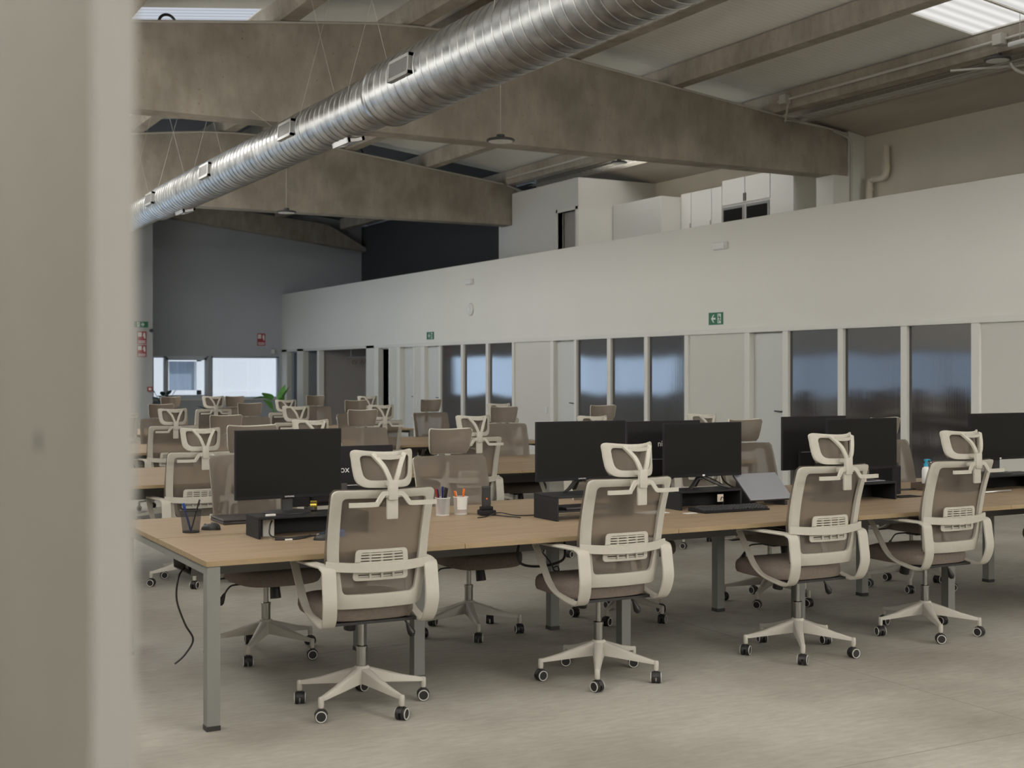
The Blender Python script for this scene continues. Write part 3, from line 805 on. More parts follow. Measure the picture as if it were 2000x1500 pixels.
b = MB(); b.prism([(14.2, 5.60), (XR - 0.002, 5.42), (XR - 0.002, 5.70), (14.2, 5.83)], Y0, 25.1)
tag(b.build('gutter_beam', 'gutter_concrete'), 'wide brown concrete gutter beam along the right wall top', 'beam')
# conduit and boxes on the right-hand purlin
t = empty('purlin_conduit', (0, 0, 0)); tag(t, 'white conduit running along the right-hand purlin', 'conduit')
zc = ztop(13.3) + 0.12
b = MB(); b.tube([(13.25, -2, zc), (13.25, 15.8, zc)], 0.02, 8); b.tube([(13.25, 16.6, zc - 0.02), (13.25, 24.7, zc - 0.02)], 0.02, 8); b.build('conduit_run', 'pipe_white', t)
for yv in (15.6, 11.5):
    b = MB(); b.rbox(13.16, 13.28, yv - 0.07, yv + 0.07, zc - 0.07, zc + 0.07, 0.008); b.build('junction_box', 'pipe_white', t)
b = MB(); b.tube(smooth_pts([(13.25, 15.55, zc - 0.05), (13.45, 15.85, zc - 0.25), (13.6, 15.95, 5.53), (14.3, 15.95, 5.49), (14.8, 15.95, 5.42)], 5), 0.016, 6); b.build('conduit_bend', 'pipe_white', t)
# wire cable tray
t = empty('cable_tray', (13.87, 0, 5.59)); tag(t, 'wire mesh cable tray with pale cables below the right gutter', 'cable tray')
b = MB()
for dx in (-0.15, -0.05, 0.05, 0.15): b.tube([(dx, 0, 0), (dx, 24.6, 0)], 0.004, 4)
for dx in (-0.15, 0.15): b.tube([(dx, 0, 0.06), (dx, 24.6, 0.06)], 0.004, 4)
for i in range(123):
    yv = i * 0.2; b.tube([(-0.15, yv, 0.06), (-0.15, yv, 0), (0.15, yv, 0), (0.15, yv, 0.06)], 0.003, 4, cap=False)
b.build('wire_basket', 'pipe_white', t)
b = MB()
for k in range(4):
    b.tube(smooth_pts([(-0.1 + 0.06 * k + 0.02 * math.sin(j + k), j * 2.0, 0.012) for j in range(12)], 3), 0.009, 5)
b.build('cables', 'pipe_white', t)
# downpipe
t = empty('downpipe', (15.15, 15.6, ZD)); tag(t, 'cream downpipe with elbows on the wall right of the column', 'pipe')
b = MB(); b.tube(smooth_pts([(0, -0.27 + 0.1, 2.42), (0, -0.17, 2.2), (0, -0.17, 2.02), (0, -0.10, 1.93), (0, 0.12, 1.93), (0, 0.2, 1.84), (0, 0.2, 1.2), (0, 0.2, 0.3)], 5), 0.055, 14)
b.build('pipe', 'wall_block', t)
for z in (1.78, 2.08):
    b = MB(); b.lathe([(0.062, -0.03), (0.062, 0.03)], 14, M=Matrix.Translation((0, 0.2 if z < 1.9 else -0.17, z)))
    b.build('pipe_collar', 'wall_block', t)

# ------------------------------------------------------------------ spiral duct
DX, DZ = 5.0, 4.27
duct = empty('ventilation_duct', (DX, 0, DZ)); tag(duct, 'long galvanised spiral ventilation duct running under the roof beams', 'duct')
def duct_sec(y0, y1, r):
    b = MB(); p = [(r, y0)]; y = y0
    st = 0.15
    while y + st < y1:
        y += st
        p += [(r, y - 0.008), (r + 0.006, y - 0.004), (r + 0.006, y + 0.004), (r, y + 0.008)]
    p.append((r, y1))
    b.lathe(p, 48, axis='y')
    for i, f in enumerate(b.f):
        pass
    b.build('duct_section', ['galvanised'], duct)
duct_sec(-3, 11.65, 0.313); duct_sec(11.85, 21.1, 0.256); duct_sec(21.25, 31, 0.222)
b = MB(); b.lathe([(0.313, 11.65), (0.32, 11.66), (0.32, 11.69), (0.262, 11.82), (0.262, 11.86), (0.256, 11.87)], 48, axis='y', cap=False); b.build('reducer', 'galvanised', duct)
b = MB(); b.lathe([(0.256, 21.1), (0.262, 21.11), (0.228, 21.24), (0.222, 21.27)], 48, axis='y', cap=False); b.build('reducer', 'galvanised', duct)
def grille(y, r, ang, w=0.46, h=0.19):
    """ang: direction of the face in the XZ plane (degrees, 180 = towards -X)"""
    a = R(ang)
    M = Matrix.Rotation(-(a - PI), 4, 'Y') @ Matrix.Translation((-r - 0.0, y, 0))
    b = MB(); x0, x1 = -0.035, 0.03
    for q in [(-w / 2, w / 2, h / 2 - 0.03, h / 2), (-w / 2, w / 2, -h / 2, -h / 2 + 0.03), (-w / 2, -w / 2 + 0.03, -h / 2, h / 2), (w / 2 - 0.03, w / 2, -h / 2, h / 2)]:
        b.box(x0, x1, q[0], q[1], q[2], q[3], 0, M)
    g = b.build('grille_frame', 'steel', duct)
    b = MB(); b.box(-0.012, -0.008, -w / 2 + 0.02, w / 2 - 0.02, -h / 2 + 0.02, h / 2 - 0.02, 0, M); b.build('grille_back', 'black_matte', g)
    b = MB(); n = 22
    for i in range(n):
        yc = -w / 2 + 0.03 + (w - 0.06) * (i + 0.5) / n
        b.box(-0.03, -0.012, yc - 0.0035, yc + 0.0035, -h / 2 + 0.03, h / 2 - 0.03, 0, M)
    b.build('grille_slats', 'steel', g)
for y, r in [(10.75, 0.313), (14.1, 0.256), (17.5, 0.256), (20.75, 0.256), (24.2, 0.222), (7.3, 0.313)]: grille(y, r, 176)
for y, r in [(13.0, 0.256), (19.8, 0.256)]: grille(y, r, 282)
for y, r in [(5.5, .313), (9.0, .313), (12.2, .27), (13.7, .256), (15.4, .256), (18.2, .256), (20.3, .256), (22.6, .222), (23.9, .222)]:
    b = MB()
    zr = zroof(DX) - DZ - 0.02
    if abs(y - 16) < 0.9 or abs(y - 24.8) < 0.9: zr = 0.47
    for s_ in (-1, 1): b.tube([(s_ * (r + 0.004), y, 0.0), (s_ * r * 0.9, y, r * 0.6), (-s_ * 0.36 + s_ * 0.1, y + 0.02 * s_, zr)], 0.0021, 5)
    b.tube([((r + 0.004) * math.cos(a), y, (r + 0.004) * math.sin(a)) for a in [PI + i * PI / 16 for i in range(17)]], 0.0021, 5)
    b.build('suspension_wire', 'wire_white', duct)

# ------------------------------------------------------------------ pendant lamps
def pendant(loc, top, r, lab):
    t = empty('pendant_lamp', loc); tag(t, lab, 'lamp')
    b = MB(); b.lathe([(r * 0.86, 0.0), (r, 0.006), (r, 0.022), (r * 0.9, 0.034), (r * 0.3, 0.05), (r * 0.28, 0.085), (0.01, 0.09)], 36); b.build('housing', 'lamp_rim', t)
    b = MB(); b.lathe([(0.001, -0.012), (r * 0.6, -0.01), (r * 0.85, -0.003), (r * 0.86, 0.002)], 36); b.build('diffuser', 'lamp_lens', t)
    b = MB(); b.tube([(0, 0, 0.09), (0, 0, top - loc[2])], 0.004, 6); b.build('cord', 'wire_white', t)
pendant((7.5, 14.15, 4.40), zroof(7.5), 0.175, 'round flat pendant lamp hanging in front of the nearest roof beam')
pendant((7.5, 22.3, 4.40), zroof(7.5), 0.175, 'round flat pendant lamp hanging in front of the second beam')
pendant((13.25, 20.3, 5.44), zroof(13.25), 0.15, 'small pendant lamp near the gallery ceiling under the nearest beam')
pendant((13.3, 11.6, 5.52), zroof(13.3), 0.165, 'pendant lamp at the upper right beside the skylight')
t = empty('tube_light', (13.0, 10.8, 5.58)); tag(t, 'white tube light at the upper right picture edge', 'lamp')
b = MB(); b.rbox(-0.05, 0.05, -1.0, 0.35, -0.03, 0.03, 0.02); b.build('housing', 'lamp_lens', t)
b = MB(); b.tube([(0, 0.2, 0.03), (0, 0.2, 0.36)], 0.004, 5); b.build('suspension', 'steel', t)
b = MB(); b.tube([(0, -0.8, 0.03), (0, -0.8, 0.36)], 0.004, 5); b.build('suspension', 'steel', t)
t = empty('loose_cable', (0, 0, 0)); tag(t, 'pale looped cable hanging below the upper right lamp', 'cable')
b = MB()
b.tube(smooth_pts([(13.42, 11.5, 5.48), (13.47, 11.4, 5.36), (13.6, 11.0, 5.2), (13.7, 10.4, 5.1)], 6), 0.02, 8)
b.tube(smooth_pts([(13.5, 11.2, 5.55), (13.42, 11.1, 5.42), (13.55, 10.9, 5.22), (13.72, 10.4, 5.0)], 6), 0.02, 8)
b.tube([(13.0, 12.1, 5.46), (13.6, 11.4, 5.46)], 0.015, 6)
b.build('cable', 'pipe_white', t)

# small black rings on the beam tops
for x, y, z, lab in [(3.9, 16.15, ztop(3.9), 'black pipe loop on top of the nearest beam at the left'), (9.9, 24.9, ztop(9.9), 'black pipe loop on top of the second beam')]:
    b = MB(); b.tube([(0.1 * math.cos(a), 0, 0.1 * math.sin(a)) for a in [i * PI / 12 for i in range(13)]], 0.018, 8)
    tag(b.build('pipe_loop', 'black_plastic', loc=(x, y, z)), lab, 'pipe')

# blurred post close to the lens
b = MB()
b.box(0.1395, 0.1634, 0.75, 1.35, 0, 3.0)
o = o_post = struct(b.build('wall_near_post', 'column_near'))
b = MB(); b.box(0.1395, 0.1634, 0.7485, 0.75, 0, 3.0); b.build('edge_strip', 'column_edge', o)

# ------------------------------------------------------------------ bench desks
def desk(x0, x1, E, label, group, left_end=False, right_end=False):
    t = empty('bench_desk', ((x0 + x1) / 2, E + 0.89, 0)); tag(t, label, 'desk', group)
    w = (x1 - x0) / 2
    for a, b_ in ((-0.89, -0.005), (0.005, 0.89)):
        b = MB(); b.rbox(-w + 0.001, w - 0.001, a + 0.002, b_ - 0.002, 0.715, 0.74, 0.0015)
        o = b.build('tabletop', ['oak', 'edge_oak'], t)
        for p in o.data.polygons:
            if abs(p.normal.z) < 0.5: p.material_index = 1
    def leg(x, y):
        b = MB(); b.rbox(x - 0.03, x + 0.03, y - 0.03, y + 0.03, 0.02, 0.713, 0.003)
        o = b.build('leg', 'leg_grey', t)
        f = MB(); f.box(x - 0.031, x + 0.031, y - 0.031, y + 0.031, 0, 0.022); f.build('leg_foot', 'black_plastic', o)
    if left_end:
        leg(-w + 0.035, -0.855); leg(-w + 0.035, 0.855)
        b = MB(); b.rbox(-w + 0.01, -w + 0.06, -0.82, 0.82, 0.675, 0.713, 0.003); b.build('end_rail', 'leg_grey', t)
    if right_end: 
        leg(w - 0.035, -0.855); leg(w - 0.035, 0.855)
        b = MB(); b.rbox(w - 0.06, w - 0.01, -0.82, 0.82, 0.675, 0.713, 0.003); b.build('end_rail', 'leg_grey', t)
    else:
        leg(w - 0.04, -0.42); leg(w - 0.04, 0.36)
        b = MB(); b.rbox(w - 0.065, w - 0.015, -0.39, 0.33, 0.665, 0.713, 0.003); b.build('cross_rail', 'leg_grey', t)
    for y in (-0.42, 0.36):
        b = MB(); b.rbox(-w + (0.065 if left_end else 0.0), w - 0.07, y - 0.02, y + 0.02, 0.66, 0.713, 0.003); b.build('long_rail', 'leg_grey', t)
    b = MB()
    b.prism([(-0.22, 0.70), (-0.18, 0.57), (0.16, 0.57), (0.20, 0.70), (0.195, 0.70), (0.155, 0.575), (-0.175, 0.575), (-0.215, 0.70)], -w + 0.12, w - 0.16, 'x')
    b.build('cable_channel', 'tray_grey', t)
    return t
ROW = [5.58, 9.55, 13.40, 17.35]
names = ['front', 'second', 'third', 'fourth']
pos = ['leftmost', 'second from the left', 'third from the left', 'fourth from the left', 'fifth from the left', 'rightmost, partly out of frame']
extra = [['leftmost desk with the end legs in full view', 'desk carrying the pencil cups and cordless phone', 'desk carrying the keyboard and middle monitors', 'desk carrying the laptop stand and overlapping monitors', 'desk carrying the pump bottle', 'desk at the right picture edge']]
for r, E_ in enumerate(ROW):
    n = 6 if r == 0 else 5
    for i in range(n):
        x0 = 1.515 + 1.2515 * i
        lab = ('oak-topped grey bench desk, front row, ' + extra[0][i]) if r == 0 else 'oak-topped grey bench desk, %s row, %s' % (names[r], pos[i] if i < 4 or r == 0 else 'right end')
        desk(x0, x0 + 1.2515, E_, lab, 'bench desks in the %s row' % names[r], i == 0, i == n - 1)

# ------------------------------------------------------------------ office chair (local: faces +Y)
def yb(x, z):        # surface of the backrest: leans back above 0.70, sides wrap forward
    if z >= 0.70: y = -0.285 - (z - 0.70) * 0.27 + 0.03 * math.sin(min(1, (z - 0.7) / 0.34) * PI) * 0.4
    else: y = -0.285 + (0.70 - z) ** 1.6 * 0.35
    return y + 0.75 * x * x * (1.0 if z < 0.9 else 1.0)
def back_pts(cs, rs, dy=0.0): return [(p.x, yb(p.x, p.y) + dy, p.y) for p in rpoly([Vector(c) for c in cs], rs, 5, 8)]

def make_chair():
    t = empty('office_chair')
    # seat
    b = MB(); n = 40; prof = [(0.90, -0.052), (0.97, -0.045), (1.0, -0.025), (1.0, 0.0), (0.985, 0.016), (0.94, 0.028), (0.8, 0.036), (0.5, 0.038), (0.0, 0.036)]
    vs = []
    for k, (s_, h) in enumerate(prof):
        for i in range(n):
            a = 2 * PI * i / n; c, d = math.cos(a), math.sin(a)
            q = 4.0; rr_ = (abs(c) ** q + abs(d) ** q) ** (-1 / q)
            x, y = c * rr_ * 0.245 * s_, d * rr_ * 0.25 * s_
            x *= 1 - 0.06 * (y < 0) * abs(y) / 0.235
            z = 0.482 + h - 0.014 * max(0, (y - 0.12) / 0.12) ** 2
            vs.append((x, y + 0.03, z))
    fs = [(k * n + i, k * n + (i + 1) % n, (k + 1) * n + (i + 1) % n, (k + 1) * n + i) for k in range(len(prof) - 1) for i in range(n)]
    b.add(vs, fs, 0, True); b.add(vs[:n], [tuple(range(n))], 0, False)
    b.build('seat', 'seat_cloth', t)
    # back frame
    oc = [(-0.243, 1.04), (0.243, 1.04), (0.238, 0.70), (0.208, 0.50), (-0.208, 0.50), (-0.238, 0.70)]
    ic = [(-0.198, 1.003), (0.198, 1.003), (0.19, 0.70), (0.168, 0.566), (-0.168, 0.566), (-0.19, 0.70)]
    b = MB()
    b.ring(back_pts(oc, [0.03, 0.03, 0.1, 0.035, 0.035, 0.1]), back_pts(ic, [0.022, 0.022, 0.08, 0.025, 0.025, 0.08]), (0, -0.024, 0))
    bf = b.build('back_frame', 'frame_cream', t, bevel=0.006)
    # mesh sheet stretched over the front of the frame
    gx, gz = 14, 22; vs = []
    for j in range(gz + 1):
        z = 0.512 + (1.044 - 0.512) * (j / gz if j < gz - 1 else (0.965 if j == gz - 1 else 1.0))
        hw = 0.246 if z > 0.72 else 0.210 + (z - 0.512) / 0.208 * 0.036
        if j == gz: hw -= 0.014
        for i in range(gx + 1):
            x = -hw + 2 * hw * i / gx; vs.append((x, yb(x, z) + 0.0045, z))
    b = MB(); b.add(vs, [(j * (gx + 1) + i, j * (gx + 1) + i + 1, (j + 1) * (gx + 1) + i + 1, (j + 1) * (gx + 1) + i) for j in range(gz) for i in range(gx)], 0, True)
    b.build('back_mesh', 'back_mesh', t)
    # arm-level brace bowed to the rear, then the lumbar grille
    b = MB()
    pts = [(x, -0.295 - 0.055 * (1 - (x / 0.25) ** 2) + 0.02, 0.70 - 0.012 * (1 - (x / 0.25) ** 2)) for x in [-0.25 + 0.5 * i / 14 for i in range(15)]]
    b.sweep(pts, [(-0.020, -0.007), (0.020, -0.007), (0.022, 0), (0.020, 0.007), (-0.020, 0.007), (-0.022, 0)], (0, 0, 1))
    b.build('back_brace', 'frame_cream', t)
    b = MB()
    yl = lambda x, z: -0.30 + 0.75 * x * x - (0.02 if z > 0.7 else 0.005)
    def lp(cs, rs): return [(p.x, yl(p.x, p.y), p.y) for p in rpoly([Vector(c) for c in cs], rs, 4, 6)]
    b.ring(lp([(-0.122, 0.77), (0.122, 0.77), (0.132, 0.63), (-0.132, 0.63)], [0.02] * 4), lp([(-0.098, 0.757), (0.098, 0.757), (0.108, 0.643), (-0.108, 0.643)], [0.008] * 4), (0, -0.006, 0))
    for i in range(9):
        z = 0.648 + i * 0.0128
        for x0 in (-0.104, -0.052, 0.0, 0.052):
            ya, yb2 = yl(x0, z), yl(x0 + 0.052, z)
            b.add([(x0, ya, z - 0.0035), (x0 + 0.052, yb2, z - 0.0035), (x0 + 0.052, yb2, z + 0.0035), (x0, ya, z + 0.0035),
                   (x0, ya - 0.004, z - 0.0035), (x0 + 0.052, yb2 - 0.004, z - 0.0035), (x0 + 0.052, yb2 - 0.004, z + 0.0035), (x0, ya - 0.004, z + 0.0035)],
                  [(0, 1, 2, 3), (4, 7, 6, 5), (0, 4, 5, 1), (3, 2, 6, 7)])
    for x in (-0.055, 0.0, 0.055): b.box(x - 0.005, x + 0.005, yl(x, 0.6) - 0.014, yl(x, 0.6) - 0.005, 0.642, 0.758)
    b.box(-0.11, 0.11, -0.318, -0.31, 0.688, 0.712)
    b.build('lumbar_support', 'frame_cream', bf)
    # headrest
    def yh(x, z): return -0.385 + 0.075 * (abs(x) / 0.14) ** 2 + (z - 1.15) * 0.12
    def hp(cs, rs, dy=0.0):
        out = []
        for p in rpoly([Vector(c) for c in cs], rs, 6, 7):
            zz = p.y + (0.010 * (p.x / 0.14) ** 2 if p.y > 1.15 else 0.0)
            out.append((p.x, yh(p.x, p.y) + dy, zz))
        return out
    ho = [(-0.150, 1.208), (0.150, 1.208), (0.132, 1.050), (-0.132, 1.050)]
    hi = [(-0.118, 1.186), (0.118, 1.186), (0.102, 1.082), (-0.102, 1.082)]
    b = MB(); b.ring(hp(ho, [0.03, 0.03, 0.05, 0.05]), hp(hi, [0.025, 0.025, 0.035, 0.035]), (0, -0.016, 0))
    hf = b.build('headrest', 'frame_cream', t, bevel=0.005)
    b = MB(); vs = []; gx, gz = 12, 7
    for j in range(gz + 1):
        f_ = j / gz; z = 1.056 + 0.146 * f_; hw = (0.127 + 0.018 * f_) * (0.94 if j in (0, gz) else 1)
        for i in range(gx + 1):
            x = -hw + 2 * hw * i / gx; vs.append((x, yh(x, z) + 0.006, z + (0.010 * (x / 0.14) ** 2 if z > 1.15 else 0)))
    b.add(vs, [(j * (gx + 1) + i, j * (gx + 1) + i + 1, (j + 1) * (gx + 1) + i + 1, (j + 1) * (gx + 1) + i) for j in range(gz) for i in range(gx)], 0, True)
    b.build('headrest_mesh', 'head_mesh', hf)
    b = MB()
    pr = [(-0.010, -0.006), (0.010, -0.006), (0.010, 0.006), (-0.010, 0.006)]
    for s_ in (-1, 1):
        b.sweep(smooth_pts([(s_ * 0.008, -0.450, 1.075), (s_ * 0.022, -0.450, 1.108), (s_ * 0.040, -0.435, 1.150), (s_ * 0.075, -0.395, 1.200)], 4), [(p * 1.0, q) for p, q in pr], (1, 0, 0))
    b.sweep([(-0.06, -0.408, 1.186), (0.0, -0.412, 1.182), (0.06, -0.408, 1.186)], [(-0.008, -0.006), (0.008, -0.006), (0.008, 0.006), (-0.008, 0.006)], (0, 0, 1))
    b.rbox(-0.022, 0.022, -0.462, -0.440, 1.0, 1.088, 0.004); b.rbox(-0.02, 0.02, -0.45, -0.396, 1.06, 1.078, 0.003)
    b.build('headrest_stem', 'frame_cream', hf, bevel=0)
    # coat hanger bar and tongue behind the top of the back
    b = MB()
    hp_ = [(-0.205, -0.460, 0.985), (-0.09, -0.468, 0.985), (-0.072, -0.458, 0.992), (-0.050, -0.455, 1.022), (-0.03, -0.452, 1.030), (0.03, -0.452, 1.030), (0.050, -0.455, 1.022), (0.072, -0.458, 0.992), (0.09, -0.458, 0.985), (0.205, -0.455, 0.985)]
    b.sweep(smooth_pts(hp_, 3), [(-0.010, -0.006), (0.010, -0.006), (0.010, 0.006), (-0.010, 0.006)], (0, 0, 1))
    b.rbox(-0.035, 0.035, -0.455, -0.392, 1.01, 1.036, 0.006)
    b.rbox(-0.027, 0.027, -0.45, -0.436, 0.915, 1.022, 0.006)
    b.build('coat_bar', 'frame_cream', t, bevel=0)
    # arms: wide closed loops
    for s_ in (-1, 1):
        x = s_ * 0.262
        P = [(x * 0.96, -0.262, 0.696), (x * 1.03, -0.17, 0.698), (x * 1.05, -0.02, 0.696), (x * 1.05, 0.09, 0.692), (x * 1.05, 0.118, 0.678), (x * 1.04, 0.105, 0.655), (x * 1.02, 0.045, 0.565), (x * 0.99, 0.0, 0.495),
             (x * 0.95, -0.06, 0.452), (x * 0.92, -0.16, 0.428), (x * 0.90, -0.245, 0.422), (x * 0.91, -0.29, 0.45), (x * 0.93, -0.318, 0.53), (x * 0.93, -0.308, 0.62), (x * 0.93, -0.296, 0.68)]
        pts = smooth_pts(P + [P[0]], 4)[:-1]
        def prof(i, n=len(pts)):
            f_ = i / n
            w_ = 0.026 if f_ < 0.2 else (0.017 if f_ < 0.55 else 0.017 + 0.014 * min(1, (f_ - 0.55) / 0.2))
            return [(-w_, -0.006), (w_, -0.006), (w_ + 0.003, 0), (w_, 0.006), (-w_, 0.006), (-w_ - 0.003, 0)]
        b = MB(); b.sweep(pts, prof, (1, 0, 0), closed=True)
        b.build('armrest', 'arm_cream', t)
    # mechanism, lever, tension knob
    b = MB(); b.rbox(-0.08, 0.08, -0.13, 0.12, 0.405, 0.43, 0.01); b.rbox(-0.05, 0.05, -0.06, 0.05, 0.385, 0.41, 0.01)
    b.box(-0.24, 0.24, -0.20, -0.15, 0.415, 0.428); b.box(-0.05, 0.05, -0.17, -0.1, 0.415, 0.428)
    mc = b.build('tilt_mechanism', 'black_plastic', t)
    b = MB(); b.tube(smooth_pts([(0.05, 0.02, 0.405), (0.19, 0.02, 0.408), (0.225, 0.01, 0.395), (0.25, 0.0, 0.355)], 4), 0.005, 6)
    b.tube([(0.247, 0.0, 0.362), (0.258, -0.004, 0.335), (0.268, -0.006, 0.315), (0.272, -0.006, 0.30)], [0.007, 0.015, 0.02, 0.012], 10); b.build('lever', 'black_plastic', mc)
    b = MB(); b.tube([(0, 0.10, 0.41), (0, 0.12, 0.335)], [0.026, 0.030], 14); b.build('tension_knob', 'black_plastic', mc)
    # gas lift
    b = MB(); b.lathe([(0.014, 0.20), (0.014, 0.40)], 14); b.build('piston', 'chrome', t)
    b = MB(); b.lathe([(0.025, 0.12), (0.025, 0.285), (0.021, 0.288)], 18); b.lathe([(0.027, 0.272), (0.027, 0.286)], 18); b.build('gas_lift', 'chrome', t)
    # five-star base
    b = MB()
    b.lathe([(0.036, 0.115), (0.04, 0.13), (0.038, 0.185), (0.030, 0.195)], 20)
    for k in range(5):
        M = Matrix.Rotation(-k * 2 * PI / 5, 4, 'Z')
        st = [(0.02, 0.030, 0.120, 0.190), (0.10, 0.024, 0.113, 0.166), (0.20, 0.018, 0.103, 0.134), (0.285, 0.014, 0.095, 0.114), (0.31, 0.012, 0.095, 0.110)]
        vs = []
        for y, w_, z0, z1 in st:
            vs += [(-w_, y, z0), (w_, y, z0), (w_ * 0.85, y, z1 - 0.006), (w_ * 0.5, y, z1), (-w_ * 0.5, y, z1), (-w_ * 0.85, y, z1 - 0.006)]
        fs = [(i * 6 + q, i * 6 + (q + 1) % 6, (i + 1) * 6 + (q + 1) % 6, (i + 1) * 6 + q) for i in range(4) for q in range(6)] + [tuple(range(5, -1, -1)), tuple(range(24, 30))]
        b.add(vs, fs, 0, False, M)
        b.lathe([(0.012, 0.062), (0.0135, 0.075), (0.0135, 0.106), (0.009, 0.112)], 10, M=M @ Matrix.Translation((0, 0.305, 0)))
    bs = b.build('star_base', 'base_cream', t)
    # caster
    b = MB()
    for s_ in (-1, 1):
        b.lathe([(0.010, s_ * 0.004), (0.027, s_ * 0.004), (0.0285, s_ * 0.008), (0.0285, s_ * 0.020), (0.024, s_ * 0.0245), (0.0, s_ * 0.0245)], 20, M=Matrix.Translation((0, 0, 0.0285)), axis='x', cap=False)
        b.lathe([(0.0215, s_ * 0.0235), (0.0255, s_ * 0.0235), (0.0255, s_ * 0.0265), (0.0215, s_ * 0.0265), (0.0215, s_ * 0.0235)], 20, mi=1, M=Matrix.Translation((0, 0, 0.0285)), axis='x', cap=False)
    hood = [(0.031 * math.cos(a), 0.0285 + 0.031 * math.sin(a)) for a in [R(15 + i * 15) for i in range(11)]]
    b.prism(hood + [(-0.018, 0.03), (0.018, 0.03)], -0.012, 0.012, 'x', 0)
    b.lathe([(0.012, 0.05), (0.012, 0.068)], 10)
    c0 = b.build('caster', ['wheel_black', 'caster_ring'], bs)
    for k in range(5):
        c = c0 if k == 0 else c0.copy()
        if k: col.objects.link(c); c.parent = bs
        a = k * 2 * PI / 5
        c.location = (0.305 * math.sin(a), 0.305 * math.cos(a), 0)
    return t

proto = make_chair()
LOWER = ('star_base', 'gas_lift')
first = [True]
def place(x, y, yaw, base_az, label, group, dz=0.0, seed=0):
    """yaw: heading in degrees clockwise from +Y; base_az: heading of one leg"""
    rg = random.Random(seed)
    t = proto if first[0] else copy_tree(proto)
    first[0] = False
    t.location = (x, y, 0); t.rotation_euler = (0, 0, -R(yaw))
    tag(t, label, 'chair', group)
    for ch in t.children:
        nm = ch.name.split('.')[0]
        if nm == 'star_base':
            ch.rotation_euler = (0, 0, -R(base_az - yaw))
            for c in ch.children: c.rotation_euler = (0, 0, rg.uniform(0, 2 * PI))
        elif nm not in LOWER: ch.location = (0, 0.05 if nm != 'piston' else 0, dz if (dz < 0 or nm not in ('armrest', 'seat', 'tilt_mechanism')) else 0)
        else: ch.location = (0, 0, 0)
    return t
GN, GF = 'office chairs on the near side of the %s row', 'office chairs on the far side of the %s row'
T = 'cream-framed taupe mesh office chair '
near1 = [(2.27, 5.665, 2, 22, 0.0, 'seen from behind, largest and leftmost of the front row'),
         (3.555, 5.637, 0, 213.4, 0.0, 'seen from behind, before the monitor on the open black riser'),
         (4.84, 5.604, 0, 215.7, 0.02, 'seen from behind, right of the keyboard and laptop stand'),
         (5.88, 5.668, 0, 209.8, 0.01, 'seen from behind, in front of the pump bottle'),
         (7.50, 5.86, 0, 220, 0.0, 'cut by the right picture edge, only its seat showing')]
for i, (x, y, yaw, az, dz, lab) in enumerate(near1): place(x, y, yaw, az, T + lab, GN % 'front', dz, i)
far1 = [(2.23, 6.98, 180, 215.7, 0.045, 'facing the camera behind the leftmost monitor'),
        (3.484, 6.98, 181, 196, 0.0, 'facing the camera behind the cups'),
        (4.556, 6.94, 180, 232, 0.0, 'facing the camera, base mid front row'),
        (5.755, 6.95, 180, 234.6, 0.02, 'facing the camera right of the keyboard monitor'),
        (7.05, 6.93, 180, 227, 0.01, 'facing the camera beside the black dock and bottle')]
for i, (x, y, yaw, az, dz, lab) in enumerate(far1): place(x, y, yaw, az, T + lab, GF % 'front', dz, 10 + i)
near2 = [(2.50, 9.62, 0, 190, -0.055, 'seen from behind above the pen cup, second row leftmost'),
         (3.32, 9.62, -4, 210, -0.01, 'its headrest top just above the leftmost monitor'),
         (4.72, 9.62, 3, 205, 0.0, 'seen from behind, just right of the pencil-cup chair'),
         (5.84, 9.62, 0, 222, -0.02, 'half hidden above the second large monitor, seen from behind'),
         (7.00, 9.60, 6, 222, -0.02, 'its open headrest above the middle overlapping monitors')]
for i, (x, y, yaw, az, dz, lab) in enumerate(near2): place(x, y, yaw, az, T + lab, GN % 'second', dz, 20 + i)
far2 = [(3.24, 11.02, 180, 200, -0.03, 'facing the camera left of the leftmost monitor, second row'),
        (4.52, 11.02, 182, 215, 0.0, 'facing the camera, above the leftmost monitor'),
        (5.99, 11.02, 186, 225, 0.01, 'facing the camera left of the second large monitor'),
        (7.14, 11.02, 186, 231, 0.01, 'facing the camera above the second large monitor')]
for i, (x, y, yaw, az, dz, lab) in enumerate(far2): place(x, y, yaw, az, T + lab, GF % 'second', dz, 30 + i)
near3 = [(3.24, 13.45, 0, 200, -0.02, 'seen from behind, far left, third row'),
         (4.56, 13.45, 4, 210, -0.01, 'seen from behind, over the leftmost monitor'),
         (5.55, 13.5, 4, 215, -0.01, 'seen from behind, partly covered by a facing chair, third row'),
         (6.98, 13.45, 3, 218, -0.01, 'seen from behind, small, before the far dark panels')]
for i, (x, y, yaw, az, dz, lab) in enumerate(near3): place(x, y, yaw, az, T + lab, GN % 'third', dz, 40 + i)
far3 = [(3.58, 14.85, 180, 200, -0.02, 'facing the camera beside the blurred post, third row'),
        (4.61, 14.85, 184, 215, -0.02, 'facing the camera below the right far window, third row'),
        (5.97, 14.85, 182, 225, 0.0, 'facing the camera, nearly hidden behind a nearer headrest'),
        (7.0, 14.85, 180, 231, 0.0, 'facing the camera before the far grey doors')]
for i, (x, y, yaw, az, dz, lab) in enumerate(far3): place(x, y, yaw, az, T + lab, GF % 'third', dz, 50 + i)
near4 = [(3.52, 17.4, 0, 200, 0.0, 'partly hidden by the blurred post, farthest row'),
         (4.75, 17.4, 0, 210, 0.03, 'seen from behind, tallest headrest before the left far window'),
         (5.77, 17.4, 3, 215, -0.03, 'seen from behind in front of the green plant'),
         (6.97, 17.4, 3, 218, 0.01, 'seen from behind before the cloakroom niche')]
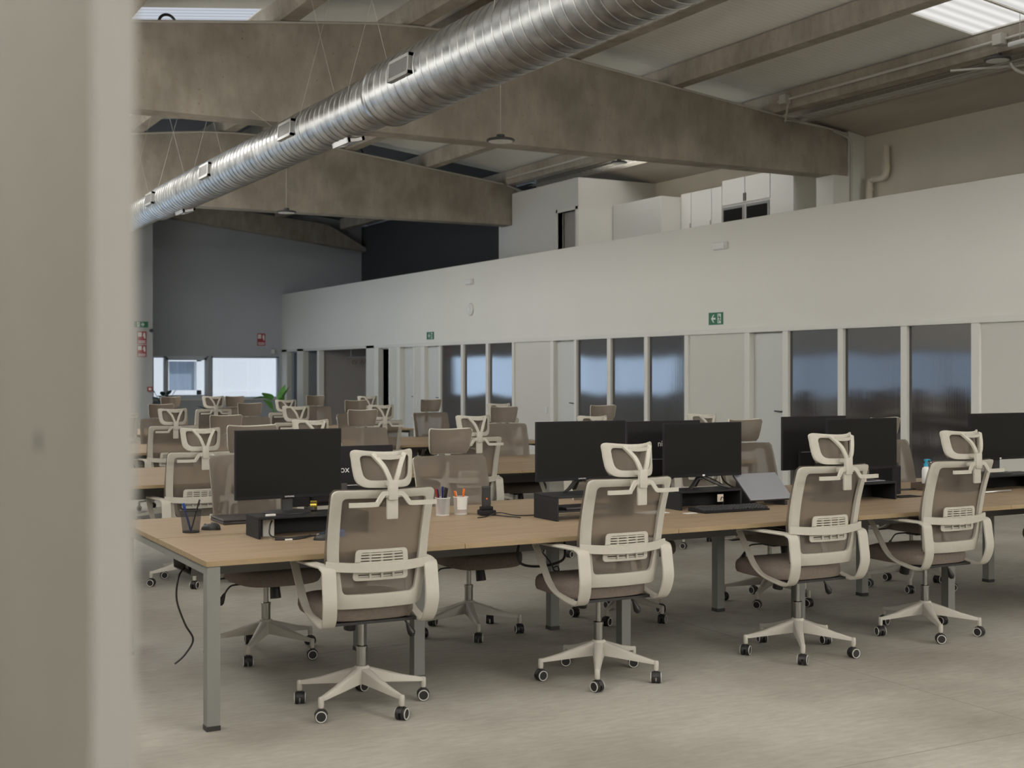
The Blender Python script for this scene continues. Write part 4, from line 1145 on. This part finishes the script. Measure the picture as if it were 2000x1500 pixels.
for i, (x, y, yaw, az, dz, lab) in enumerate(near4): place(x, y, yaw, az, T + lab, GN % 'fourth', dz, 60 + i)
far4 = [(4.65, 18.78, 180, 200, -0.01, 'facing the camera under the left far window, farthest row'),
        (5.6, 18.78, 180, 215, -0.01, 'facing the camera under the middle of the far windows'),
        (6.86, 18.78, 182, 225, -0.01, 'facing the camera before the bluish doorway by the niche')]
for i, (x, y, yaw, az, dz, lab) in enumerate(far4): place(x, y, yaw, az, T + lab, GF % 'fourth', dz, 70 + i)

# ------------------------------------------------------------------ things on the front desks
TZ = 0.7405
def riser(x0, x1, y0, y1, h, lab, shelf=False, back=False):
    t = empty('monitor_riser', (x0, y0, TZ)); tag(t, lab, 'monitor stand')
    w, d = x1 - x0, y1 - y0
    b = MB(); b.rbox(0, w, 0, d, h - 0.012, h, 0.002); b.build('top_board', 'riser_black', t)
    for x in (0, w - 0.012):
        b = MB(); b.rbox(x, x + 0.012, 0.001, d - 0.001, 0, h - 0.0125, 0.002); b.build('side_panel', 'riser_black', t)
    if shelf:
        b = MB(); b.rbox(0.0125, w - 0.0125, 0.02, d - 0.01, 0.045, 0.055, 0.002); b.build('shelf', 'riser_black', t)
    if back:
        b = MB(); b.rbox(0.0125, w - 0.0125, d - 0.012, d, 0.0, h - 0.013, 0.002); b.build('back_panel', 'riser_black', t)
    return t
riser(1.94, 2.52, 6.19, 6.40, 0.108, 'black riser box under the leftmost monitor', back=True)
riser(3.61, 4.12, 6.15, 6.41, 0.137, 'open black riser shelf under the second large monitor', shelf=True)
riser(4.54, 4.995, 6.29, 6.50, 0.112, 'black riser box behind the keyboard', back=True)
riser(5.66, 6.18, 6.20, 6.42, 0.115, 'black riser box under the monitor right of the laptop', back=True)
riser(6.92, 7.7, 6.30, 6.52, 0.105, 'black riser box at the right picture edge', back=True)

def monitor(x0, x1, z0, z1, y, zbase, lab, back=False, logo=None, yaw=0.0, stand='plate', oval=False):
    """built facing -Y; back=True turns it round"""
    xc = (x0 + x1) / 2; w = (x1 - x0) / 2
    t = empty('computer_monitor', (xc, y, zbase), R(yaw) + (PI if back else 0)); tag(t, lab, 'monitor')
    a, b_ = z0 - zbase, z1 - zbase
    b = MB(); b.rbox(-w, w, 0.0, 0.022, a, b_, 0.003); b.rbox(-w * 0.55, w * 0.55, 0.02, 0.045, a + 0.015, a + (b_ - a) * 0.36, 0.012)
    sh = b.build('casing', 'black_matte', t)
    s = MB(); s.box(-w + 0.007, w - 0.007, -0.0012, 0.0, a + 0.018, b_ - 0.007); s.build('screen', 'screen_black', t)
    if back:
        s = MB(); s.box(-w * 0.50, w * 0.50, 0.045, 0.047, a + (b_ - a) * 0.33, a + (b_ - a) * 0.34); s.build('vent_strip', 'steel', sh)
        if logo:
            text_mesh(logo, 0.052, 'brand_logo', 'logo_white', sh, Matrix.Translation((0, 0.0228, a + (b_ - a) * 0.60)) @ Matrix.Rotation(PI, 4, 'Z') @ Matrix.Rotation(R(90), 4, 'X'), 0.0006)
    else:
        if oval:
            s = MB(); s.lathe([(0.006, -0.002), (0.006, 0.0)], 14, M=Matrix.Translation((0, 0, a + 0.009)) @ Matrix.Scale(1.6, 4, (1, 0, 0)), axis='y'); s.build('badge', 'logo_white', sh)
        else:
            text_mesh('SAMSUNG', 0.011, 'brand_logo', 'logo_white', sh, Matrix.Translation((0, -0.001, a + 0.009)) @ Matrix.Rotation(R(90), 4, 'X'), 0.0005)
    if stand == 'plate':
        s = MB(); s.rbox(-0.028, 0.028, 0.03, 0.055, 0.006, a + 0.12, 0.004); s.build('stand_neck', 'black_plastic', t)
        s = MB(); s.lathe([(0.125, 0.0), (0.125, 0.006), (0.11, 0.010), (0.0, 0.012)], 32, M=Matrix.Translation((0, 0.04, 0)) @ Matrix.Scale(0.8, 4, (0, 1, 0))); s.build('stand_base', 'black_plastic', t)
    elif stand == 'legs':
        s = MB(); s.rbox(-0.022, 0.022, 0.03, 0.05, 0.05, a + 0.1, 0.004)
        s.build('stand_neck', 'black_plastic', t)
        s = MB()
        for k in (-1, 1):
            s.sweep([(k * 0.01, 0.04, 0.07), (k * 0.10, -0.02, 0.02), (k * 0.15, -0.06, 0.006)], [(-0.012, -0.005), (0.012, -0.005), (0.012, 0.005), (-0.012, 0.005)], (0, 1, 0))
        s.sweep([(0, 0.04, 0.07), (0, 0.09, 0.006)], [(-0.012, -0.005), (0.012, -0.005), (0.012, 0.005), (-0.012, 0.005)], (1, 0, 0))
        s.build('stand_base', 'black_plastic', t)
    return t
monitor(1.855, 2.415, 0.925, 1.272, 6.30, TZ + 0.1085, 'large black monitor at the far left of the front row', yaw=1.0)
monitor(3.60, 4.20, 0.942, 1.28, 6.36, TZ + 0.1375, 'black monitor standing on the open riser shelf', stand='legs', yaw=0.5)
monitor(4.50, 5.08, 0.925, 1.253, 6.40, TZ + 0.1125, 'black monitor above the keyboard', oval=True, stand='legs')
monitor(5.70, 6.31, 0.93, 1.262, 6.32, TZ + 0.1155, 'black monitor behind the third near chair', yaw=1.5)
monitor(7.09, 7.69, 0.945, 1.272, 6.42, TZ + 0.1055, 'black monitor cut by the right picture edge', oval=True)
monitor(2.25, 2.87, 0.835, 1.155, 6.72, TZ, 'low black monitor seen from the back with round-lettered logo', back=True, logo='nilox')
monitor(4.435, 4.985, 0.90, 1.256, 6.72, TZ, 'black monitor back with white logo behind the keyboard monitor', back=True, logo='nilox')
monitor(5.66, 6.21, 0.91, 1.265, 6.72, TZ, 'black monitor back half behind the third near chair headrest', back=True, logo='nilox')

# pen cups
def pen(parent_loc, dx, dy, tx, ty, L_, m, lab, r=0.004, z0=0.006):
    b = MB(); p = Vector((dx, dy, z0)); q = Vector((tx, ty, L_))
    d = (q - p).normalized()
    b.tube([p, p + d * 0.006, q - d * 0.03, q - d * 0.028, q], [r * 0.4, r, r, r * 1.25, r * 1.15], 8)
    o = b.build('pen', m, loc=parent_loc); tag(o, lab, 'pen', 'pens in the desk cups'); return o
def cup(loc, r0, r1, h, m, rim, lab, note=False):
    t = empty('pencil_cup', loc); tag(t, lab, 'pen cup')
    b = MB(); b.lathe([(r0, 0.0), (r0, 0.003), (r1, h)], 28, cap=False); b.build('mesh_wall', m, t)
    b = MB(); b.lathe([(0.0, 0.0), (r0, 0.0), (r0 + 0.001, 0.006), (0.0, 0.006)], 28, cap=False); b.build('cup_base', rim, t)
    b = MB(); b.tube([(r1 * math.cos(a), r1 * math.sin(a), h) for a in [i * PI / 14 for i in range(28)]], 0.0022, 6, closed=True); b.build('rim', rim, t)
    if note:
        b = MB(); b.add([((r0 + 0.001 + (r1 - r0) * z / h) * math.cos(a), (r0 + 0.001 + (r1 - r0) * z / h) * math.sin(a), z) for z in (0.03, h + 0.004) for a in [R(215 + 12 * i) for i in range(8)]],
                        [(i, i + 1, i + 9, i + 8) for i in range(7)], 0, True)
        b.build('paper_label', 'paper', t)
    return t
L1 = (1.725, 6.64, TZ); cup(L1, 0.042, 0.054, 0.115, 'cup_mesh', 'black_plastic', 'black wire mesh pen cup at the left desk end')
pen(L1, 0.0, 0.0, -0.04, 0.0, 0.15, 'pen_blue', 'blue pen leaning in the black mesh cup', 0.006)
pen(L1, 0.0, 0.0, 0.045, 0.0, 0.165, 'black_plastic', 'black pencil leaning in the black mesh cup')
L2 = (3.20, 6.745, TZ); cup(L2, 0.038, 0.043, 0.10, 'clear_plastic', 'white_gloss', 'pale translucent pencil cup full of dark pens')
for i, (a, b_, c, m_, lab) in enumerate([(-0.045, 0.0, 0.155, 'red_plastic', 'red pen leaning left in the pale cup'), (-0.03, 0.01, 0.150, 'navy_plastic', 'dark blue pen beside the red pen'), (0.0, 0.0, 0.165, 'navy_plastic', 'tall navy pen in the middle of the pale cup'),
                                          (0.012, -0.01, 0.16, 'black_plastic', 'black marker in the middle of the pale cup'), (0.028, 0.0, 0.155, 'black_plastic', 'black pen leaning right in the pale cup'), (0.004, 0.015, 0.155, 'pen_blue', 'blue pen at the back of the pale cup')]):
    pen(L2, a * 0.3, b_ * 0.3, a, b_, c, m_, lab, 0.0055)
L3 = (3.315, 6.745, TZ); cup(L3, 0.038, 0.043, 0.10, 'clear_plastic', 'white_gloss', 'pale cup with a white paper label beside the phone', note=True)
for a, b_, c, m_, lab in [(-0.038, 0, 0.135, 'orange_plastic', 'orange pen leaning left in the labelled cup'), (0.02, 0.0, 0.145, 'orange_plastic', 'thick orange highlighter in the labelled cup'), (0.028, 0.012, 0.145, 'orange_plastic', 'second orange highlighter at the right of the labelled cup'), (-0.03, 0.01, 0.13, 'white_gloss', 'white pen in the labelled cup')]:
    pen(L3, a * 0.3, b_ * 0.3, a, b_, c, m_, lab, 0.006)
# cordless phone in its dock
t = empty('cordless_phone', (3.425, 6.63, TZ), R(-10)); tag(t, 'black cordless phone standing in its charging dock', 'phone')
b = MB(); b.rbox(-0.046, 0.046, -0.04, 0.045, 0, 0.03, 0.008); b.rbox(-0.036, 0.036, -0.015, 0.035, 0.028, 0.05, 0.008); b.build('charging_dock', 'black_matte', t)
b = MB(); b.rbox(-0.025, 0.025, 0.0, 0.024, 0.022, 0.165, 0.006); h_ = b.build('handset', 'black_plastic', t)
b = MB(); b.box(-0.004, 0.004, -0.001, 0.0, 0.09, 0.098); b.build('call_light', 'orange_plastic', h_)
# mice
def mouse(loc, rz, lab, pad=None):
    t = empty('computer_mouse', loc, rz); tag(t, lab, 'mouse')
    b = MB(); n, k = 20, 6; vs = []
    for j in range(k + 1):
        f_ = j / k * PI / 2; rr_ = math.cos(f_) ** 0.6; z = 0.034 * math.sin(f_)
        for i in range(n):
            a = 2 * PI * i / n; vs.append((0.031 * rr_ * math.cos(a), 0.052 * rr_ * math.sin(a), z * (1 - 0.12 * math.sin(a))))
    b.add(vs, [(j * n + i, j * n + (i + 1) % n, (j + 1) * n + (i + 1) % n, (j + 1) * n + i) for j in range(k) for i in range(n)] , 0, True)
    b.add(vs[:n], [tuple(range(n))], 0, False)
    b.build('mouse_body', 'black_plastic', t)
    b = MB(); b.lathe([(0.007, -0.003), (0.007, 0.003)], 12, M=Matrix.Translation((0, 0.03, 0.026)), axis='x'); b.build('scroll_wheel', 'steel', t)
mouse((1.845, 6.70, TZ), R(60), 'small black mouse beside the mesh pen cup')
mouse((2.22, 6.03, TZ), R(75), 'black mouse in front of the leftmost riser')
# closed laptop behind the left riser
t = empty('closed_laptop', (2.15, 7.0, TZ)); tag(t, 'dark closed laptop lying behind the leftmost riser', 'laptop')
b = MB(); b.rbox(-0.19, 0.19, -0.13, 0.13, 0, 0.015, 0.005); b.build('laptop_base', 'laptop_dark', t)
b = MB(); b.rbox(-0.19, 0.19, -0.13, 0.13, 0.016, 0.027, 0.005); b.build('lid', 'laptop_dark', t)
# clutter around the left riser
t = empty('blue_stapler', (2.30, 6.12, TZ)); tag(t, 'bright blue plastic case right of the mouse', 'case')
b = MB(); b.rbox(-0.055, 0.055, -0.03, 0.03, 0, 0.022, 0.008); b.build('case_base', 'blue_plastic', t)
b = MB(); b.rbox(-0.03, 0.055, -0.025, 0.03, 0.022, 0.034, 0.008); b.build('case_lid', 'blue_plastic', t)
t.name = 'plastic_case'
t = empty('wall_charger', (2.02, 6.30, TZ)); tag(t, 'white plug box inside the leftmost riser', 'charger')
b = MB(); b.rbox(-0.03, 0.03, -0.02, 0.02, 0, 0.085, 0.004); b.build('body', 'paper', t)
def cable(name, pts, r, m, lab, n=6, grp=None):
    b = MB(); b.tube(smooth_pts(pts, n), r, 7); o = b.build(name, m); tag(o, lab, 'cable', grp); return o
cable('power_cable', [(2.03, 6.26, TZ + 0.08), (1.99, 6.17, TZ + 0.06), (1.99, 6.15, TZ + 0.02), (2.06, 6.14, TZ + 0.006), (2.16, 6.16, TZ + 0.005), (2.26, 6.2, TZ + 0.005), (2.35, 6.25, TZ + 0.02)], 0.004, 'cable_black', 'black cable curling out of the leftmost riser')
cable('usb_cable', [(2.0, 6.12, TZ + 0.006), (2.08, 6.1, TZ + 0.006), (2.14, 6.12, TZ + 0.006), (2.2, 6.17, TZ + 0.006)], 0.006, 'cable_black', 'thick black cable lying before the leftmost riser')
b = MB(); b.rbox(-0.018, 0.018, -0.006, 0.006, 0, 0.008, 0.002); tag(b.build('cable_plug', 'paper', loc=(2.06, 6.09, TZ)), 'small white cable plug before the leftmost riser', 'plug')
t = empty('gold_ribbon', (2.285, 6.36, TZ + 0.155), R(20)); tag(t, 'shiny gold ribbon coil on the leftmost riser', 'ribbon')
t.rotation_euler = (R(90), R(0), R(65))
b = MB(); b.lathe([(0.014, -0.016), (0.026, -0.016), (0.026, 0.016), (0.014, 0.016), (0.014, -0.016)], 24, cap=False); b.build('ribbon_coil', 'gold', t)
t.location.z = TZ + 0.1085 + 0.0265
for i, (x, y, a) in enumerate([(2.27, 6.36, 0.3), (2.43, 6.35, 0.2)]):
    t = empty('cable_coil', (x, y, TZ + 0.1085)); tag(t, ['black coiled cable left of the gold ribbon', 'black coiled cable right of the gold ribbon'][i], 'cable')
    b = MB(); b.tube([((0.03 + 0.004 * math.sin(5 * q)) * math.cos(q), (0.022) * math.sin(q), 0.006 + 0.004 * j_ + 0.002 * math.sin(3 * q)) for j_ in range(4) for q in [i2 * PI / 8 + 0.01 for i2 in range(16)]], 0.0035, 6)
    b.build('coil', 'cable_black', t)
b = MB(); b.rbox(-0.025, 0.025, -0.008, 0.008, 0, 0.010, 0.002); tag(b.build('usb_plug', 'paper', loc=(2.01, 6.22, TZ + 0.1085)), 'small white plug on the leftmost riser edge', 'plug')
# keyboard
t = empty('computer_keyboard', (4.80, 6.165, TZ), R(-1.5)); tag(t, 'black keyboard lying before the middle riser', 'keyboard')
b = MB(); b.prism([(-0.085, 0), (0.085, 0), (0.085, 0.022), (0.06, 0.022), (-0.085, 0.010)], -0.235, 0.235, 'x'); b.build('keyboard_case', 'black_matte', t, bevel=0.004)
b = MB()
for r in range(6):
    y = -0.06 + r * 0.0215; z = 0.0135 + (y + 0.085) * 0.083
    for k in range(22):
        x = -0.222 + k * 0.0205 + (0.004 if k > 14 else 0) + (0.004 if k > 17 else 0)
        if r == 0 and 4 <= k <= 9:
            if k == 4: b.rbox(x, x + 0.118, y - 0.008, y + 0.008, z - 0.004, z + 0.005, 0.002)
            continue
        b.rbox(x, x + 0.0175, y - 0.0085, y + 0.0085, z - 0.004, z + 0.005, 0.002)
b.build('keys', 'laptop_key', t)['kind'] = 'stuff'
# laptop leaning on a tilted stand
t = empty('laptop', (5.205, 6.272, TZ + 0.028)); tag(t, 'silver laptop leaning on a slanted stand right of the keyboard', 'laptop')
M = Matrix.Rotation(R(41), 4, 'X')
b = MB(); b.rbox(-0.165, 0.165, 0, 0.225, 0.0, 0.010, 0.003, M=M); b.build('laptop_base', 'laptop_dark', t)
b = MB(); b.rbox(-0.165, 0.165, 0, 0.225, 0.0105, 0.018, 0.003, M=M); b.build('lid', 'laptop_grey', t)
t = empty('laptop_stand', (5.205, 6.272, TZ)); tag(t, 'black slanted stand holding the silver laptop', 'laptop stand')
for x in (-0.13, 0.10):
  b = MB(); b.prism([(-0.012, 0.0), (0.19, 0.0), (0.175, 0.158), (0.160, 0.158), (0.01, 0.026), (-0.012, 0.026)], x, x + 0.02, 'x')
  b.build('side_bracket', 'black_plastic', t)
b = MB(); b.box(-0.11, 0.10, 0.165, 0.175, 0.03, 0.06); b.build('cross_bar', 'black_plastic', t)
# wall charger on middle riser, cables between monitors
t = empty('socket_box', (4.83, 6.285, TZ + 0.045)); tag(t, 'small cream socket on the middle riser front', 'socket')
t.location = (4.83, 6.285, TZ)
b = MB(); b.rbox(-0.022, 0.022, 0.0, 0.005, 0.04, 0.085, 0.002); b.build('socket_plate', 'socket_cream', t)
b = MB(); b.tube(smooth_pts([(0, -0.001, 0.05), (0.0, -0.012, 0.07), (0.012, -0.014, 0.06), (0.01, -0.012, 0.03), (0, -0.01, 0.006)], 4), 0.0025, 6); b.build('cord', 'cable_black', t)
cable('monitor_cable', [(4.60, 6.60, TZ + 0.02), (4.66, 6.56, TZ + 0.16), (4.80, 6.55, TZ + 0.19), (4.95, 6.55, TZ + 0.16), (5.08, 6.56, TZ + 0.10)], 0.004, 'cable_black', 'black cable arching above the middle riser')
cable('monitor_cable', [(5.02, 6.53, TZ + 0.22), (5.05, 6.55, TZ + 0.15), (5.12, 6.55, TZ + 0.10), (5.17, 6.5, TZ + 0.09)], 0.005, 'cable_black', 'black cable dropping from the right of the keyboard monitor')
cable('power_cable', [(5.62, 6.55, TZ + 0.13), (5.56, 6.45, TZ + 0.14), (5.53, 6.42, TZ + 0.08), (5.60, 6.36, TZ + 0.01), (5.64, 6.3, TZ + 0.01)], 0.004, 'cable_black', 'black cable loop between laptop and third near chair')
cable('monitor_cable', [(7.30, 6.50, 0.96), (7.28, 6.54, 0.90), (7.22, 6.55, 0.86), (7.15, 6.545, 0.865)], 0.004, 'cable_black', 'thin black cable hanging under the rightmost monitor')
cable('power_cable', [(3.30, 6.50, TZ + 0.004), (3.38, 6.54, TZ + 0.004), (3.46, 6.55, TZ + 0.02), (3.55, 6.50, TZ + 0.004), (3.7, 6.47, TZ + 0.004)], 0.003, 'cable_black', 'black cable lying between phone dock and open riser')
cable('phone_cable', [(3.44, 6.58, TZ + 0.006), (3.47, 6.50, TZ + 0.004), (3.50, 6.44, TZ + 0.004), (3.52, 6.40, TZ + 0.003)], 0.003, 'cable_black', 'short black cable in front of the phone dock')
cable('desk_cable', [(6.42, 6.62, TZ + 0.01), (6.55, 6.66, TZ + 0.006), (6.7, 6.64, TZ + 0.006), (6.85, 6.62, TZ + 0.006)], 0.006, 'cable_black', 'black cable on the desk by the wooden tray')
cable('desk_cable', [(6.72, 6.18, TZ + 0.006), (6.85, 6.2, TZ + 0.012), (6.98, 6.22, TZ + 0.006), (7.1, 6.19, TZ + 0.012), (7.25, 6.21, TZ + 0.01)], 0.006, 'steel', 'grey tangled cable before the rightmost riser')
# paper sheets
b = MB(); b.box(-0.09, 0.09, -0.06, 0.06, 0, 0.003); tag(b.build('paper_sheet', 'paper', loc=(4.32, 6.28, TZ)), 'white paper sheet on the desk behind the second near chair', 'paper')
b = MB(); b.box(-0.04, 0.04, -0.02, 0.02, 0, 0.003); o = b.build('sticky_note', 'paper', loc=(4.50, 6.14, TZ)); tag(o, 'small white note beside the middle riser', 'paper')
b = MB(); b.rbox(0, 0.34, 0, 0.17, 0, 0.012, 0.003); tag(b.build('notebook', 'laptop_dark', loc=(3.70, 6.2, TZ + 0.0552)), 'dark notebook on the shelf of the open riser', 'notebook')
# dock and docking box right of the monitor, card box, papers on riser
t = empty('docking_tower', (6.44, 6.56, TZ)); tag(t, 'black docking box right of the fourth front monitor', 'computer')
b = MB(); b.rbox(-0.05, 0.03, -0.11, 0.11, 0, 0.19, 0.006); b.build('case', 'black_matte', t)
b = MB(); b.rbox(-0.045, 0.02, -0.1, 0.1, 0.19, 0.215, 0.01); b.build('top_cover', 'black_plastic', t)
b = MB(); b.rbox(-0.20, 0.20, -0.03, 0.03, 0, 0.006, 0.002); tag(b.build('tablet_tray', 'laptop_grey', loc=(5.93, 6.28, TZ + 0.1155)), 'thin silver tray lying on the riser behind the third near chair', 'tray')
b = MB()
for k in range(5): b.box(-0.02, 0.02, -0.02 + k * 0.008, -0.016 + k * 0.008, 0, 0.05 - 0.002 * k)
tag(b.build('card_holder', 'socket_cream', loc=(5.90, 6.22, TZ + 0.122)), 'small cream card holder on the riser behind the third near chair', 'card holder')
b = MB(); b.rbox(-0.10, 0.10, -0.06, 0.06, 0, 0.004, 0.002); tag(b.build('mouse_pad', 'black_matte', loc=(6.36, 6.30, TZ)), 'black pad right of the fourth riser', 'mouse pad')
# bottle, tray, patterned cup
t = empty('wooden_tray', (6.88, 6.60, TZ)); tag(t, 'dark wooden tray under the pump bottle', 'tray')
b = MB(); b.rbox(-0.10, 0.10, -0.07, 0.07, 0, 0.008, 0.002); b.build('tray_base', 'wood_dark', t)
for q in [(-0.10, 0.10, -0.07, -0.06), (-0.10, 0.10, 0.06, 0.07), (-0.10, -0.09, -0.06, 0.06), (0.09, 0.10, -0.06, 0.06)]:
    b = MB(); b.rbox(q[0], q[1], q[2], q[3], 0.008, 0.05, 0.002); b.build('tray_side', 'wood_dark', t)
t = empty('pump_bottle', (6.845, 6.59, TZ + 0.0085)); tag(t, 'white lotion bottle with blue pump on the wooden tray', 'bottle')
b = MB(); b.lathe([(0.026, 0), (0.028, 0.004), (0.028, 0.125), (0.024, 0.145), (0.014, 0.152), (0.013, 0.158)], 24); b.build('bottle_body', 'bottle_white', t)
b = MB(); b.lathe([(0.016, 0.156), (0.016, 0.176), (0.008, 0.178), (0.008, 0.188), (0.014, 0.19), (0.015, 0.204), (0.010, 0.206)], 18); b.tube([(0, 0, 0.20), (0.02, 0, 0.202), (0.042, 0, 0.197)], 0.005, 8); b.build('pump', 'teal_plastic', t)
b = MB(); b.lathe([(0.026, 0), (0.030, 0.09), (0.027, 0.09), (0.024, 0.004), (0.0, 0.004)], 22, cap=False); tag(b.build('patterned_cup', 'pattern_dark', loc=(6.93, 6.63, TZ + 0.0085 + 0.0)), 'black and white patterned cup beside the pump bottle', 'cup').scale = (1, 1, 2.0)

# cables under the desks
cable('hanging_cable', [(1.66, 6.52, 0.578), (1.60, 6.40, 0.55), (1.58, 6.35, 0.45), (1.62, 6.35, 0.33), (1.66, 6.35, 0.25), (1.62, 6.35, 0.18), (1.57, 6.35, 0.14)], 0.005, 'cable_black', 'thin black cable hanging loose left of the end leg')
cable('hanging_cable', [(3.30, 6.0, 0.69), (3.27, 5.98, 0.60), (3.30, 5.97, 0.55), (3.42, 5.97, 0.535), (3.54, 5.97, 0.56), (3.57, 6.0, 0.63), (3.56, 6.0, 0.70)], 0.007, 'cable_black', 'thick black cable loop below the desk left of the second near chair')
cable('hanging_cable', [(3.34, 5.97, 0.70), (3.40, 5.96, 0.62), (3.46, 5.96, 0.55), (3.48, 5.96, 0.51), (3.51, 5.96, 0.505), (3.50, 5.96, 0.53), (3.47, 5.96, 0.52)], 0.004, 'cable_black', 'thin black cable with a knot inside the thick loop')
t = empty('power_strip', (1.80, 6.47, 0.60)); tag(t, 'black power strip under the left desk end', 'power strip')
b = MB(); b.rbox(-0.16, 0.16, -0.03, 0.03, 0, 0.045, 0.006); b.build('strip_body', 'black_plastic', t)
t.location = (1.82, 6.47, 0.578)
for i in range(3):
    b = MB(); b.lathe([(0.016, 0.045), (0.016, 0.047)], 12, M=Matrix.Translation((-0.1 + 0.1 * i, 0, 0))); b.build('socket', 'tray_grey', t)

# plants by the far windows
def plant(loc, lab, m, leaves, pot_r, pot_h):
    t = empty('potted_plant', loc); tag(t, lab, 'plant')
    b = MB(); b.lathe([(pot_r * 0.75, 0), (pot_r, pot_h), (pot_r * 0.9, pot_h), (pot_r * 0.88, pot_h - 0.03), (0.0, pot_h - 0.03)], 24, cap=False); b.build('pot', 'pot_dark', t)
    for (az, el, L_, w, hh, droop) in leaves:
        d = Vector((math.cos(R(az)), math.sin(R(az)), 0)); top = Vector((0, 0, pot_h - 0.02)) + d * (hh * 0.35) + Vector((0, 0, hh))
        b = MB(); b.tube(smooth_pts([(0, 0, pot_h - 0.03), tuple(d * hh * 0.1 + Vector((0, 0, pot_h + hh * 0.5))), tuple(top)], 5), 0.008, 6, mi=0)
        dirv = (d * math.cos(R(el)) + Vector((0, 0, math.sin(R(el))))).normalized(); sd = d.cross(Vector((0, 0, 1)))
        vs = []; n = 10
        for i in range(n + 1):
            f_ = i / n; c = top + dirv * L_ * f_ + Vector((0, 0, -droop * f_ * f_)); hw = w * math.sin(PI * (0.06 + 0.94 * f_) ** 0.75) * (1 if f_ < 1 else 0.02)
            up = Vector((0, 0, 0.25 * hw))
            vs += [c - sd * hw + up, c, c + sd * hw + up]
        fs = []
        for i in range(n): fs += [(3 * i, 3 * i + 1, 3 * i + 4, 3 * i + 3), (3 * i + 1, 3 * i + 2, 3 * i + 5, 3 * i + 4)]
        b.add(vs, fs, 0, True)
        b.build('leaf', m, t)
plant((10.75, 32.9, 0), 'green broad-leaved plant by the right far window corner', 'leaf',
      [(160, 15, 0.42, 0.20, 0.52, 0.12), (215, 35, 0.42, 0.17, 0.50, 0.05), (330, 60, 0.5, 0.17, 0.44, 0.0), (20, 68, 0.52, 0.15, 0.42, 0.0), (290, 50, 0.45, 0.12, 0.30, 0.02), (120, 40, 0.4, 0.12, 0.3, 0.05), (180, 50, 0.35, 0.12, 0.25, 0.02)], 0.19, 0.36)
plant((8.2, 34.3, 0), 'dark bushy plant at the left window corner', 'leaf_dark',
      [(a, e, 0.26, 0.07, h, 0.04) for a, e, h in [(0, 30, 0.5), (50, 40, 0.62), (100, 20, 0.55), (150, 50, 0.66), (200, 30, 0.5), (250, 40, 0.6), (300, 20, 0.52), (340, 60, 0.6), (270, 10, 0.4), (180, 10, 0.4), (20, 10, 0.42)]], 0.17, 0.36)
plant((9.25, 33.9, 0), 'low dark plant below the far windows', 'leaf_dark',
      [(a, e, 0.26, 0.07, h, 0.06) for a, e, h in [(0, 20, 0.25), (60, 30, 0.32), (120, 20, 0.28), (180, 30, 0.3), (240, 25, 0.28), (300, 35, 0.34)]], 0.17, 0.32)

b = MB(); b.lathe([(0.0075, -0.0006), (0.0075, 0.0)], 16, M=Matrix.Translation((0.1395, 0.941, 1.513)), axis='x'); b.build('screw_hole', 'lamp_rim', o_post)
